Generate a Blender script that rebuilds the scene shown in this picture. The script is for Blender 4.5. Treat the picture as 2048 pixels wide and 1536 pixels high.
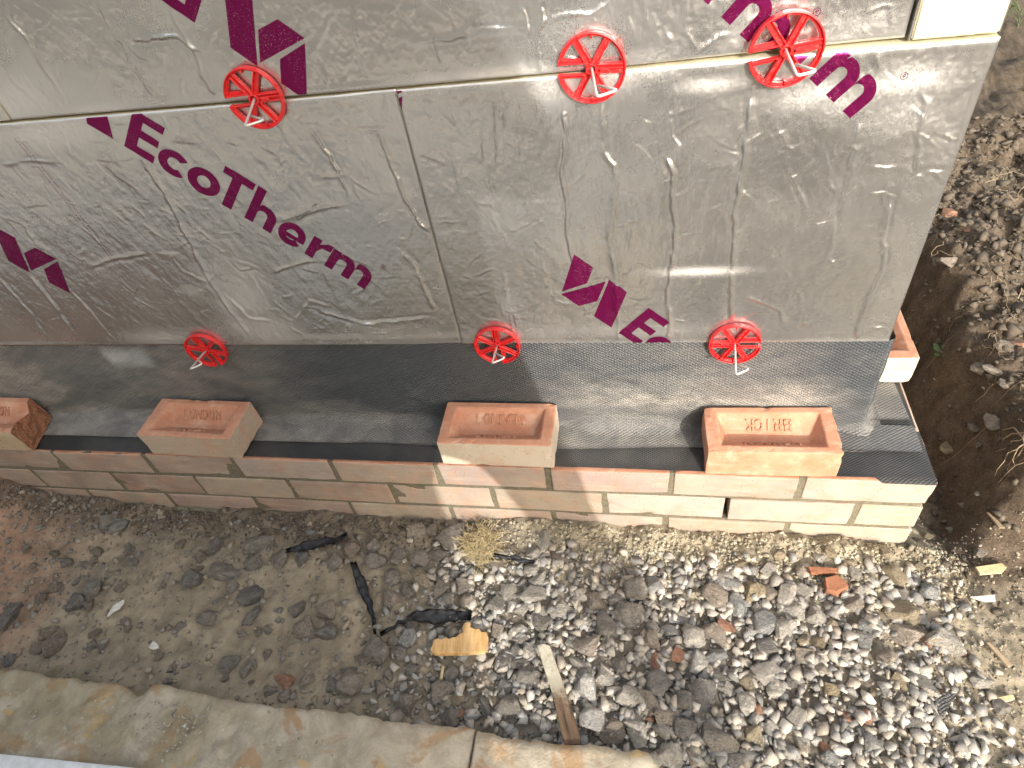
import bpy, bmesh, math, random
import numpy as np
from mathutils import Vector, Matrix, Quaternion
from mathutils.geometry import delaunay_2d_cdt
R = math.radians
for o in list(bpy.data.objects): bpy.data.objects.remove(o)
scene = bpy.context.scene
COL = scene.collection
rnd = random.Random(11)
rng = np.random.default_rng(5)

# ------------------------------------------------------------------ camera, light, exposure
CAM = np.array([-0.4873, -0.7237, 0.9881])
CR = np.array([0.97967145, 0.14441218, -0.13924431])
CD = np.array([0.0078737, -0.721254, -0.69262593])
CF = np.array([-0.20045414, 0.67744948, -0.70772901])
FPX = 1295.64                                   # focal length in photo pixels (2048 wide)
cam = bpy.data.cameras.new('camera'); camo = bpy.data.objects.new('camera', cam); COL.objects.link(camo)
cam.sensor_width = 36; cam.lens = FPX / 2048 * 36; cam.clip_start = 0.02; cam.clip_end = 500
Mx = Matrix.Identity(4)
for i in range(3):
    Mx[i][0] = CR[i]; Mx[i][1] = -CD[i]; Mx[i][2] = -CF[i]; Mx[i][3] = CAM[i]
camo.matrix_world = Mx
scene.camera = camo
SUN_EL, SUN_AZ = R(27), R(68)
SUN = Vector((math.cos(SUN_EL) * math.cos(SUN_AZ), -math.cos(SUN_EL) * math.sin(SUN_AZ), math.sin(SUN_EL)))
world = bpy.data.worlds.new('World'); scene.world = world; world.use_nodes = True
wn = world.node_tree; bg = wn.nodes['Background']
sky = wn.nodes.new('ShaderNodeTexSky'); sky.sky_type = 'NISHITA'; sky.sun_disc = False
sky.sun_elevation = SUN_EL; sky.sun_rotation = math.atan2(SUN.x, SUN.y)
sky.air_density = 1.5; sky.dust_density = 5.0; sky.ozone_density = 0.6
hs = wn.nodes.new('ShaderNodeHueSaturation'); hs.inputs['Saturation'].default_value = .62
wn.links.new(sky.outputs[0], hs.inputs['Color']); wn.links.new(hs.outputs[0], bg.inputs[0]); bg.inputs[1].default_value = 0.15
sl = bpy.data.lights.new('sun', 'SUN'); sl.energy = 2.0; sl.angle = R(0.55); sl.color = (1, 0.95, 0.89)
so = bpy.data.objects.new('sun', sl); COL.objects.link(so)
so.rotation_euler = SUN.to_track_quat('Z', 'Y').to_euler(); so.location = (3, -8, 6)
scene.view_settings.view_transform = 'Standard'; scene.view_settings.look = 'None'
scene.view_settings.exposure = 1.2; scene.view_settings.gamma = 1
scene.cycles.max_bounces = 8

# ------------------------------------------------------------------ helpers
def ray(u, v):
    d = CR * ((u - 1024) / FPX) + CD * ((v - 768) / FPX) + CF
    return d / np.linalg.norm(d)
def onY(u, v, y): d = ray(u, v); return CAM + d * (y - CAM[1]) / d[1]
def onZ(u, v, z): d = ray(u, v); return CAM + d * (z - CAM[2]) / d[2]
def sstep(a, b, x):
    t = np.clip((x - a) / (b - a), 0, 1); return t * t * (3 - 2 * t)
_T = np.random.default_rng(3).random((8, 256, 256))
def vn(x, y, s=0):
    x = np.asarray(x, float); y = np.asarray(y, float)
    xi = np.floor(x).astype(int); yi = np.floor(y).astype(int); fx = x - xi; fy = y - yi
    fx = fx * fx * fx * (fx * (fx * 6 - 15) + 10); fy = fy * fy * fy * (fy * (fy * 6 - 15) + 10)
    T = _T[s % 8]; a = xi & 255; b = yi & 255; a1 = (xi + 1) & 255; b1 = (yi + 1) & 255
    return (T[a, b] * (1 - fx) + T[a1, b] * fx) * (1 - fy) + (T[a, b1] * (1 - fx) + T[a1, b1] * fx) * fy - 0.5
def fbm(x, y, o=4, s=0):
    r = 0; a = 1
    for k in range(o):
        r = r + a * vn(x * 2 ** k + 17.3 * k, y * 2 ** k - 9.1 * k, s + k); a *= 0.5
    return r
def link(o, parent=None):
    COL.objects.link(o)
    if parent: o.parent = parent
    return o
def tag(o, label=None, cat=None, group=None, kind=None):
    if label: o['label'] = label
    if cat: o['category'] = cat
    if group: o['group'] = group
    if kind: o['kind'] = kind
    return o
def empty(name, loc=(0, 0, 0), label=None, cat=None, group=None, rot=(0, 0, 0)):
    o = bpy.data.objects.new(name, None); o.location = loc; o.rotation_euler = rot; o.empty_display_size = 0.02
    link(o); return tag(o, label, cat, group)
def mesh(name, verts, faces, mat=None, parent=None, smooth=False, attrs=None, loc=None):
    me = bpy.data.meshes.new(name)
    verts = np.asarray(verts, float).reshape(-1, 3)
    if isinstance(faces, np.ndarray):
        n = len(faces); k = faces.shape[1]
        me.vertices.add(len(verts)); me.vertices.foreach_set('co', verts.ravel())
        me.loops.add(n * k); me.loops.foreach_set('vertex_index', faces.ravel().astype(np.int32))
        me.polygons.add(n); me.polygons.foreach_set('loop_start', np.arange(0, n * k, k, dtype=np.int32))
        me.polygons.foreach_set('loop_total', np.full(n, k, dtype=np.int32))
        me.update(calc_edges=True)
    else:
        me.from_pydata(verts.tolist(), [], faces); me.update()
    if smooth: me.polygons.foreach_set('use_smooth', [True] * len(me.polygons))
    for an, av in (attrs or {}).items():
        av = np.asarray(av, float)
        if av.ndim == 1:
            at = me.attributes.new(an, 'FLOAT', 'POINT'); at.data.foreach_set('value', av)
        else:
            at = me.attributes.new(an, 'FLOAT_COLOR', 'POINT')
            at.data.foreach_set('color', np.concatenate([av, np.ones((len(av), 1))], 1).ravel())
    if mat:
        for m in (mat if isinstance(mat, (list, tuple)) else [mat]): me.materials.append(m)
    o = bpy.data.objects.new(name, me); link(o, parent)
    if loc is not None: o.location = loc
    return o
def from_bm(name, bm, mat, parent=None, smooth=False):
    me = bpy.data.meshes.new(name); bm.to_mesh(me); bm.free()
    if smooth: me.polygons.foreach_set('use_smooth', [True] * len(me.polygons))
    for m in (mat if isinstance(mat, (list, tuple)) else [mat]): me.materials.append(m)
    o = bpy.data.objects.new(name, me); return link(o, parent)
def grid_faces(nx, ny):
    i = np.arange(nx * ny).reshape(ny, nx)
    return np.stack([i[:-1, :-1], i[:-1, 1:], i[1:, 1:], i[1:, :-1]], -1).reshape(-1, 4)
def bm_box(bm, c, s, rot=None):
    m = Matrix.Translation(Vector(c)) @ (rot.to_4x4() if rot else Matrix.Identity(4)) @ Matrix.Diagonal((s[0], s[1], s[2], 1))
    return bmesh.ops.create_cube(bm, size=1, matrix=m)['verts']
def tube(bm, pts, rad, seg=6, closed=False, cap=True):
    pts = [Vector(p) for p in pts]; n = len(pts); rings = []
    up = Vector((0.13, 0.21, 0.97))
    for i, p in enumerate(pts):
        a = pts[max(i - 1, 0)]; b = pts[min(i + 1, n - 1)]; t = (b - a).normalized()
        s = t.cross(up)
        if s.length < 1e-4: s = t.cross(Vector((1, 0, 0)))
        s.normalize(); w = s.cross(t); r = rad[i] if hasattr(rad, '__len__') else rad
        rings.append([bm.verts.new(p + (s * math.cos(2 * math.pi * k / seg) + w * math.sin(2 * math.pi * k / seg)) * r) for k in range(seg)])
    for i in range(n - 1):
        for k in range(seg):
            f = bm.faces.new((rings[i][k], rings[i][(k + 1) % seg], rings[i + 1][(k + 1) % seg], rings[i + 1][k])); f.smooth = True
    if cap:
        bm.faces.new(rings[0][::-1]); bm.faces.new(rings[-1])
def arcpts(pts, r, n=5):
    """round the inner corners of a polyline"""
    P = [Vector(p) for p in pts]; out = [P[0]]
    for i in range(1, len(P) - 1):
        a = (P[i - 1] - P[i]); b = (P[i + 1] - P[i]); k = min(r, a.length * .45, b.length * .45)
        A = P[i] + a.normalized() * k; B = P[i] + b.normalized() * k
        for t in np.linspace(0, 1, n): out.append(A * (1 - t) ** 2 + P[i] * 2 * t * (1 - t) + B * t * t)
    return out + [P[-1]]

# ------------------------------------------------------------------ materials
class NT:
    def __init__(s, name):
        s.m = bpy.data.materials.new(name); s.m.use_nodes = True; s.t = s.m.node_tree
        s.b = s.t.nodes['Principled BSDF']
    def n(s, typ, ins=None, **props):
        nd = s.t.nodes.new(typ)
        for k, v in props.items(): setattr(nd, k, v)
        for k, v in (ins or {}).items(): s.set(nd.inputs[k], v)
        return nd
    def set(s, sock, v):
        if hasattr(v, 'is_output') or isinstance(v, bpy.types.NodeSocket): s.t.links.new(v, sock)
        elif isinstance(v, (tuple, list)) and len(v) == 3 and sock.type == 'RGBA': sock.default_value = (*v, 1)
        else: sock.default_value = v
    def p(s, **kw):
        for k, v in kw.items(): s.set(s.b.inputs[k.replace('_', ' ')], v)
    def mix(s, f, a, b, mode='MIX'):
        nd = s.n('ShaderNodeMix', data_type='RGBA', blend_type=mode)
        s.set(nd.inputs[0], f); s.set(nd.inputs[6], a); s.set(nd.inputs[7], b); return nd.outputs[2]
    def math(s, op, a, b=0.0, c=None):
        nd = s.n('ShaderNodeMath', operation=op); s.set(nd.inputs[0], a); s.set(nd.inputs[1], b)
        if c is not None: s.set(nd.inputs[2], c)
        return nd.outputs[0]
    def ramp(s, f, lo, hi, a=0.0, b=1.0):
        nd = s.n('ShaderNodeMapRange', interpolation_type='SMOOTHSTEP'); s.set(nd.inputs[0], f)
        for i, v in enumerate((lo, hi, a, b)): s.set(nd.inputs[i + 1], v)
        return nd.outputs[0]
    def co(s, kind='Object', scale=(1, 1, 1), rot=(0, 0, 0)):
        tc = s.n('ShaderNodeTexCoord'); mp = s.n('ShaderNodeMapping')
        s.t.links.new(tc.outputs[kind], mp.inputs[0]); mp.inputs['Scale'].default_value = scale; mp.inputs['Rotation'].default_value = rot
        return mp.outputs[0]
    def noise(s, vec, scale, detail=4, rough=.55, dist=0.0):
        nd = s.n('ShaderNodeTexNoise', {'Scale': scale, 'Detail': detail, 'Roughness': rough, 'Distortion': dist}); s.set(nd.inputs['Vector'], vec)
        return nd.outputs['Fac']
    def attr(s, name): return s.n('ShaderNodeAttribute', attribute_name=name)
    def bump(s, h, dist, strength=1.0, normal=None):
        nd = s.n('ShaderNodeBump', {'Distance': dist, 'Strength': strength}); s.set(nd.inputs['Height'], h)
        if normal is not None: s.set(nd.inputs['Normal'], normal)
        return nd.outputs[0]

def m_foil():
    k = NT('foil'); dust = k.attr('dust').outputs['Fac']
    br = k.noise(k.co(scale=(900, 900, 14)), 1, 2); cl = k.noise(k.co(), 9, 5); sp = k.noise(k.co(), 420, 3, .7); gr = k.noise(k.co(), 1400, 2)
    d = k.math('MULTIPLY', dust, k.ramp(sp, .35, .62, .25, 1)); d = k.math('ADD', d, k.ramp(sp, .72, .84, 0, .14)); d = k.math('MINIMUM', d, 1)
    base = k.mix(k.ramp(cl, .3, .7), (.56, .57, .575), (.64, .65, .655))
    base = k.mix(k.math('MULTIPLY', br, .20), base, (.45, .45, .45))
    k.p(Base_Color=k.mix(d, base, (.62, .60, .56)), Metallic=k.math('MULTIPLY_ADD', d, -.70, .925),
        Roughness=k.math('MULTIPLY_ADD', d, .35, k.ramp(cl, .3, .7, .22, .30)))
    b = k.bump(br, .0006, .22); b = k.bump(gr, .0004, .16, b)
    b = k.bump(k.noise(k.co(scale=(1, 1, .6)), 150, 3), .0012, .28, b)
    k.p(Normal=b); return k.m
def m_print():
    k = NT('print_ink'); n = k.noise(k.co(), 500, 3); cl = k.noise(k.co(), 60, 4)
    k.p(Base_Color=k.mix(k.math('MULTIPLY', k.ramp(n, .56, .76), k.ramp(k.noise(k.co(), 22, 4), .42, .62)), (.20, .007, .088), (.6, .3, .45)), Metallic=.78, Roughness=.34)
    k.p(Normal=k.bump(cl, .0012, .3)); return k.m
def m_simple(name, col, rough=.6, metal=0.0, nscale=80, namt=.12, bump=.0004, col2=None, spec=None, bs=.6):
    k = NT(name); n = k.noise(k.co(), nscale, 5, .6)
    c2 = col2 or tuple(c * .72 for c in col)
    k.p(Base_Color=k.mix(k.ramp(n, .5 - .25, .5 + .25), c2 if namt else col, col), Roughness=rough, Metallic=metal)
    if spec is not None: k.p(Specular_IOR_Level=spec)
    if bump: k.p(Normal=k.bump(k.noise(k.co(), nscale * 3, 4, .65), bump, bs))
    return k.m
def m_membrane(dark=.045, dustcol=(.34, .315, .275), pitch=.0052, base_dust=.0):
    k = NT('membrane'); dust = k.attr('dust').outputs['Fac']
    cl = k.noise(k.co(scale=(24, 24, 60)), 1, 7, .62, .6); sp = k.noise(k.co(), 400, 4, .7); st = k.noise(k.co(scale=(11, 11, 26), rot=(0, .4, 0)), 1, 6, .65, .8)
    w = []
    uv = k.attr('sheet').outputs['Vector']
    for a in (R(58), R(-58)):
        mp = k.n('ShaderNodeMapping'); k.set(mp.inputs[0], uv); mp.inputs['Rotation'].default_value = (0, 0, a)
        wv = k.n('ShaderNodeTexWave', {'Scale': 1 / pitch * .32, 'Distortion': .35, 'Detail': 1}); k.set(wv.inputs['Vector'], mp.outputs[0]); w.append(wv.outputs['Fac'])
    wv = k.math('MAXIMUM', k.math('POWER', w[0], 2.2), k.math('MULTIPLY', k.math('POWER', w[1], 2.2), .8))
    d = k.math('MULTIPLY', dust, k.ramp(cl, .34, .62, .55, 1)); d = k.math('MULTIPLY', d, k.ramp(sp, .30, .60, .45, 1.05))
    d = k.math('MULTIPLY', d, k.math('MULTIPLY_ADD', wv, .35, .70)); d = k.math('ADD', d, k.math('MULTIPLY', k.ramp(st, .50, .75), .13 + base_dust)); d = k.math('MINIMUM', d, 1)
    k.p(Base_Color=k.mix(d, (dark, dark * 1.18, dark * 1.38), dustcol), Roughness=k.math('MULTIPLY_ADD', d, .45, .40), Specular_IOR_Level=.6)  # blue cast of the dark base paints in the sky's sheen
    b = k.bump(wv, .0014, .85); b = k.bump(k.noise(k.co(), 55, 4), .003, .35, b)
    k.p(Normal=b); return k.m
def m_brick(name, rough_scale=1.0, terra=False):
    """colour comes from each brick's own object colour"""
    k = NT(name); oi = k.n('ShaderNodeObjectInfo'); c = oi.outputs['Color']
    off = k.n('ShaderNodeVectorMath', operation='ADD'); k.set(off.inputs[0], k.co()); cm = k.n('ShaderNodeCombineXYZ')
    r = k.math('MULTIPLY', oi.outputs['Random'], 50); k.set(cm.inputs[0], r); k.set(cm.inputs[1], r); k.t.links.new(cm.outputs[0], off.inputs[1]); v = off.outputs[0]
    n = k.noise(v, 22, 6, .6); f = k.noise(v, 260, 5, .7)
    str_ = k.n('ShaderNodeMapping'); k.set(str_.inputs[0], v); str_.inputs['Scale'].default_value = (14, 60, 120); n2 = k.noise(str_.outputs[0], 1, 5)
    if terra:
        base = k.mix(k.ramp(n, .3, .72), (.46, .205, .12), (.56, .295, .19)); base = k.mix(k.ramp(n2, .5, .75, 0, .5), base, (.59, .37, .27)); base = k.mix(k.ramp(k.noise(v, 30, 6, .7), .50, .68, 0, .45), base, (.62, .45, .33))
        base = k.mix(k.ramp(f, .60, .75, 0, .45), base, (.25, .09, .05))
    else:
        warm = k.mix(.55, c, (.50, .26, .15))
        base = k.mix(k.ramp(n, .46, .66, 0, .75), c, warm); base = k.mix(k.ramp(k.noise(v, 9, 4, .6), .40, .62, .35, 0), base, (.50, .43, .34)); base = k.mix(k.ramp(n2, .5, .78, 0, .35), base, (.56, .49, .40))
        pit = k.n('ShaderNodeTexVoronoi', {'Scale': 170.0, 'Randomness': 1.0}); k.set(pit.inputs['Vector'], v)
        pm = k.math('MULTIPLY', k.ramp(pit.outputs['Distance'], .10, .22, 1, 0), k.ramp(k.noise(v, 40, 3), .50, .60))
        base = k.mix(k.math('MULTIPLY', pm, .9), base, (.10, .065, .045)); base = k.mix(k.ramp(f, .60, .78, 0, .4), base, (.28, .21, .15))
    k.p(Base_Color=base, Roughness=.88, Specular_IOR_Level=.25)
    b = k.bump(f, .0011 * rough_scale, .55); b = k.bump(k.noise(v, 45, 4), .002, .35, b); k.p(Normal=b)
    return k.m
def m_stone():
    k = NT('stone'); oi = k.n('ShaderNodeObjectInfo'); c = oi.outputs['Color']
    off = k.n('ShaderNodeVectorMath', operation='ADD'); k.set(off.inputs[0], k.co()); cm = k.n('ShaderNodeCombineXYZ')
    r = k.math('MULTIPLY', oi.outputs['Random'], 90); k.set(cm.inputs[0], r); k.set(cm.inputs[2], r); k.t.links.new(cm.outputs[0], off.inputs[1]); v = off.outputs[0]
    n = k.noise(v, 1.6, 6, .65); f = k.noise(v, 9, 5, .7); geo = k.n('ShaderNodeNewGeometry'); sp = k.n('ShaderNodeSeparateXYZ'); k.set(sp.inputs[0], geo.outputs['Normal'])
    vein = k.math('ABSOLUTE', k.math('SUBTRACT', k.noise(v, 1.1, 2, .4, 1.5), .5))
    base = k.mix(k.ramp(n, .3, .7), k.mix(.38, c, (.06, .055, .05)), k.mix(.22, c, (.55, .50, .42)))
    base = k.mix(k.math('MULTIPLY', k.ramp(vein, .0, .012, 1, 0), .35), base, (.6, .57, .52))
    base = k.mix(k.math('MULTIPLY', k.ramp(f, .5, .7), .35), base, (.36, .31, .24))       # dried dust
    k.p(Base_Color=base, Roughness=.86, Specular_IOR_Level=.3)
    b = k.bump(f, .06, .6); b = k.bump(k.noise(v, 3.5, 4), .10, .5, b); k.p(Normal=b); return k.m
def m_grain():
    k = NT('gravel_grain'); c = k.attr('tint').outputs['Color']; f = k.noise(k.co(), 500, 4, .7)
    k.p(Base_Color=k.mix(k.ramp(f, .3, .7), k.mix(.35, c, (.05, .045, .04)), k.mix(.2, c, (.5, .46, .38))), Roughness=.9, Specular_IOR_Level=.2)
    k.p(Normal=k.bump(f, .0012, .7)); return k.m
def m_soil():
    k = NT('soil'); c = k.attr('tint').outputs['Color']; f = k.noise(k.co(), 240, 7, .72); g = k.noise(k.co(), 38, 5, .6)
    base = k.mix(k.ramp(g, .3, .7), k.mix(.30, c, (.04, .03, .02)), k.mix(.10, c, (.5, .42, .32))); base = k.mix(k.ramp(f, .42, .7, 0, .45), base, k.mix(.5, c, (.42, .36, .27)))
    base = k.mix(k.ramp(f, .18, .38, .5, 0), base, (.03, .022, .016))
    k.p(Base_Color=base, Roughness=.93, Specular_IOR_Level=.15)
    b = k.bump(f, .004, .7); b = k.bump(k.noise(k.co(), 900, 4, .7), .0015, .6, b); k.p(Normal=b); return k.m
def m_wood(name, a, b, sc=(18, 160, 160), rough=.8):
    k = NT(name); n = k.noise(k.co(scale=sc), 1, 6, .6, .4); f = k.noise(k.co(), 200, 4, .7)
    base = k.mix(k.ramp(n, .35, .65), a, b); base = k.mix(k.ramp(f, .55, .8, 0, .4), base, tuple(x * .45 for x in a))
    k.p(Base_Color=base, Roughness=rough, Specular_IOR_Level=.25, Normal=k.bump(n, .0018, .6)); return k.m
def m_lath():
    k = NT('weathered_lath'); n = k.noise(k.co(scale=(12, 130, 130)), 1, 6, .6); f = k.noise(k.co(), 130, 6, .7); x = k.n('ShaderNodeSeparateXYZ'); k.set(x.inputs[0], k.co())
    dusty = k.ramp(k.math('ADD', x.outputs[0], k.math('MULTIPLY', k.math('SUBTRACT', f, .5), .12)), -.03, .03, 1, 0)
    wood = k.mix(k.ramp(n, .35, .65), (.05, .028, .014), (.15, .095, .055)); dc = k.mix(k.ramp(f, .35, .7), (.38, .34, .25), (.60, .56, .44))
    k.p(Base_Color=k.mix(dusty, wood, dc), Roughness=.85, Normal=k.bump(f, .002, .6)); return k.m
def m_slab():
    k = NT('sandstone'); v = k.co(); a = k.noise(v, 6.5, 6, .68, .8); b_ = k.noise(v, 20, 7, .7, .5); f = k.noise(v, 150, 7, .75); x = k.n('ShaderNodeSeparateXYZ'); k.set(x.inputs[0], v)
    base = k.mix(k.ramp(b_, .3, .7), (.36, .305, .22), (.58, .515, .40))
    base = k.mix(k.ramp(a, .51, .60, 0, .85), base, (.41, .26, .135)); base = k.mix(k.ramp(k.noise(v, 12, 6, .7, .6), .57, .64, 0, .75), base, (.58, .40, .17))
    moss = k.math('MULTIPLY', k.ramp(x.outputs[0], -1.05, -1.35), k.ramp(k.noise(v, 8, 6, .65), .38, .55))
    base = k.mix(k.math('MULTIPLY', moss, .5), base, (.27, .22, .125)); base = k.mix(k.ramp(f, .58, .75, 0, .5), base, (.10, .08, .05)); base = k.mix(k.ramp(f, .42, .25, 0, .35), base, (.68, .63, .52))
    k.p(Base_Color=base, Roughness=.85, Specular_IOR_Level=.25, Normal=k.bump(f, .004, .7, k.bump(b_, .008, .5))); return k.m
def m_red():
    k = NT('red_plastic'); d = k.noise(k.co(), 190, 6, .72); n = k.noise(k.co(), 40, 3)
    base = k.mix(k.ramp(n, .3, .7), (.56, .014, .018), (.70, .022, .024)); dm = k.ramp(d, .54, .74, 0, .38)
    k.p(Base_Color=k.mix(dm, base, (.62, .40, .33)), Roughness=k.math('MULTIPLY_ADD', dm, .9, .36), Normal=k.bump(d, .0006, .3)); return k.m
M = dict(foil=m_foil(), ink=m_print(), foam=m_simple('insulation_foam', (.66, .615, .44), .9, nscale=260, bump=.0012, col2=(.58, .53, .36)),
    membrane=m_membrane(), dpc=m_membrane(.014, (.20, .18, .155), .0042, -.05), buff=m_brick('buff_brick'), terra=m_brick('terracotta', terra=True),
    mortar=m_simple('mortar', (.205, .185, .13), .95, nscale=160, bump=.0022, col2=(.125, .108, .072)), stone=m_stone(), grain=m_grain(), soil=m_soil(),
    red=m_red(),
    wire=m_simple('galvanised_wire', (.72, .70, .66), .38, .35, nscale=400, bump=.0002, col2=(.55, .53, .50)),
    offcut=m_wood('split_softwood', (.50, .30, .12), (.68, .46, .22), (160, 14, 60)), lath=m_lath(), slab=m_slab(),
    pvc=m_simple('white_plastic', (.78, .79, .80), .4, nscale=60, bump=.0003, col2=(.60, .60, .58)),
    scrap=m_simple('black_plastic', (.12, .125, .135), .38, nscale=90, bump=.003, col2=(.035, .036, .04)),
    screen=m_wood('screen_timber', (.62, .52, .41), (.74, .65, .53), (60, 60, 3)), bounce_paving=m_simple('bounce_paving', (.72, .66, .57), .8, nscale=25, bump=.001, col2=(.62, .56, .47)), block=m_simple('concrete_block', (.36, .35, .33), .95, nscale=120, bump=.002),  # added screen and floor are kept pale to bounce light into the foil
    root=m_simple('dry_root', (.42, .33, .22), .85, nscale=300, bump=.0004, col2=(.28, .20, .12)), straw=m_simple('dry_grass', (.62, .52, .30), .8, nscale=200, bump=0, col2=(.46, .36, .19)),
    leaf=m_simple('leaf', (.10, .15, .05), .6, nscale=120, bump=.0004), white=m_simple('white_shard', (.72, .69, .62), .5, nscale=200, bump=.0005),
    twig=m_simple('twig_bark', (.30, .23, .15), .85, nscale=250, bump=.0006, col2=(.19, .14, .09)),
    cloth=m_simple('dark_cloth', (.045, .05, .065), .9, nscale=300), denim=m_simple('denim', (.06, .075, .12), .9, nscale=300), skin=m_simple('skin', (.55, .34, .25), .5, nscale=60, bump=.0002, col2=(.50, .30, .22)),
    phone=m_simple('phone_case', (.02, .02, .022), .3, nscale=60, bump=0), hair=m_simple('hair', (.06, .04, .028), .7, nscale=500),
    gap=m_simple('cavity_shade', (.02, .017, .014), 1.0, nscale=60, bump=0))

# ------------------------------------------------------------------ ground
BOARD_Y = 0.1045
def G(x, y):
    x = np.asarray(x, float); y = np.asarray(y, float)
    z = -0.205 + .010 * fbm(x * 2.6, y * 2.6, 3, 1) + .008 * fbm(x * 11, y * 11, 3, 2)
    z = z + .10 * np.exp(-((x + 2.10) / .20) ** 2 - ((y + .03) / .16) ** 2)                       # reddish heap, far left
    z = z + .030 * np.exp(-((y + .02) / .045) ** 2) * (0.5 + fbm(x * 9, y * 9, 2, 4)) * sstep(-1.05, -.75, x) * sstep(.10, .0, x)   # mortar droppings
    heap = sstep(-1.0, -.62, x) * sstep(.06, -.12, x) * sstep(0.0, -.10, y)
    z = z + .016 * heap
    right = sstep(-.06, .16, y)                                                                  # trench and bank beside the return wall
    wob = .05 * fbm(y * 6, x * 2, 3, 5)
    z = z - .065 * right * np.exp(-((x - .10) / .085) ** 2)
    edge = sstep(.105 + wob, .195 + wob, x) * sstep(-.05, .10, y + .5 * wob)
    z = z + .205 * edge + .05 * edge * fbm(x * 5, y * 5, 4, 6) + .05 * sstep(.3, 1.6, x) * right
    far = sstep(1.2, 3.0, np.hypot(x, y))
    clod = np.clip(fbm(x * 30, y * 30, 4, 3), -.6, .6)
    z = z + clod * (.006 + .020 * right * sstep(-.02, .1, x)) * (1 - .7 * far) + .012 * right * sstep(.0, .1, x) * (1 - far) * np.abs(fbm(x * 55, y * 55, 3, 5))
    z = z + .0050 * fbm(x * 80, y * 80, 3, 7) * (1 - far) + .012 * np.exp(-((y + .005) / .030) ** 2) * np.clip(.3 + 1.6 * fbm(x * 14, y * 6, 3, 1), -.2, 1.6) * (x < .01)
    back = sstep(-.60, -.75, y)
    return z * (1 - back) + back * (-.172 + .012 * fbm(x * 3, y * 3, 3, 2))
def on_ground(u, v):
    d = ray(u, v); t = (-.2 - CAM[2]) / d[2]
    for _ in range(14):
        p = CAM + d * t; t += (float(G(p[0], p[1])) - p[2]) / d[2] * .7
    return CAM + d * t
def axis(*seg):
    out = [np.array([seg[0][0]])]
    for a, b, st in seg: n = max(2, int(round((b - a) / st)) + 1); out.append(np.linspace(a, b, n)[1:])
    return np.concatenate(out)
gx = np.concatenate([[-150, -60, -25, -12, -6, -4, -3], axis((-2.5, .75, .0048)), axis((.78, 2.2, .03))[0:], [2.6, 3.5, 5, 8, 15, 30, 60, 150]])
gy = np.concatenate([[-150, -60, -30, -15, -8, -4, -2.5, -1.7, -1.2, -.9, -.75, -.65], axis((-.60, .30, .0048)), axis((.31, 1.3, .011)), axis((1.33, 3.2, .035)), [3.8, 5, 8, 14, 30, 60, 150]])
X, Y = np.meshgrid(gx, gy)
Z = G(X, Y)
n1 = fbm(X * 6, Y * 6, 4, 2); n2 = fbm(X * 28, Y * 28, 4, 5)
def lerp(a, b, t): return a + (b - a) * np.clip(t, 0, 1)[..., None]
c = np.broadcast_to(np.array([.355, .295, .205]), X.shape + (3,)).copy()
c = lerp(c, np.array([.40, .225, .145]), sstep(-1.62, -1.95, X + .25 * n1) * .85)
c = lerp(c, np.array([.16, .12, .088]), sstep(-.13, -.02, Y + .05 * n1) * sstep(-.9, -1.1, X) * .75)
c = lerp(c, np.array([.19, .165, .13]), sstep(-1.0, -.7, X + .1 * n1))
c = lerp(c, np.array([.44, .385, .275]), sstep(-.16, -.06, Y + .10 * n2 + .06 * n1) * sstep(-.80, -.70, X) * sstep(.08, -.02, X + .1 * n1))
c = lerp(c, np.array([.37, .315, .225]), sstep(-.10, -.02, X + .12 * n1) * sstep(.02, -.06, Y + .06 * n1) * sstep(.5, .1, X))
c = lerp(c, np.array([.085, .06, .042]), sstep(.02, .10, X + .05 * n1) * sstep(-.13, -.03, Y + .10 * n1 - .12 * (X - .1)))
c = lerp(c, np.array([.095, .070, .050]), sstep(.19, .30, X + .10 * n1) * sstep(-.02, .12, Y))
c = lerp(c, np.array([.19, .16, .115]), sstep(.02, .28, n1) * sstep(.22, .30, X) * sstep(.45, .6, Y) * sstep(1.15, .9, Y) * .8)
c = lerp(c, np.array([.082, .061, .043]), sstep(1.0, 1.3, Y))
c = lerp(c, np.array([.09, .12, .045]), sstep(2.0, 2.5, Y + .4 * n1) * sstep(.5, .8, X))
c = lerp(c, np.array([.095, .078, .060]), sstep(-.60, -.78, Y))
c = np.clip(c * (1 + .5 * n2[..., None]), .01, .7)
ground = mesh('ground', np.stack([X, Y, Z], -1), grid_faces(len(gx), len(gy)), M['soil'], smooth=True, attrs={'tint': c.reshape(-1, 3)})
tag(ground, 'trodden earth and gravel ground at the foot of the wall', kind='structure')

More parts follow.
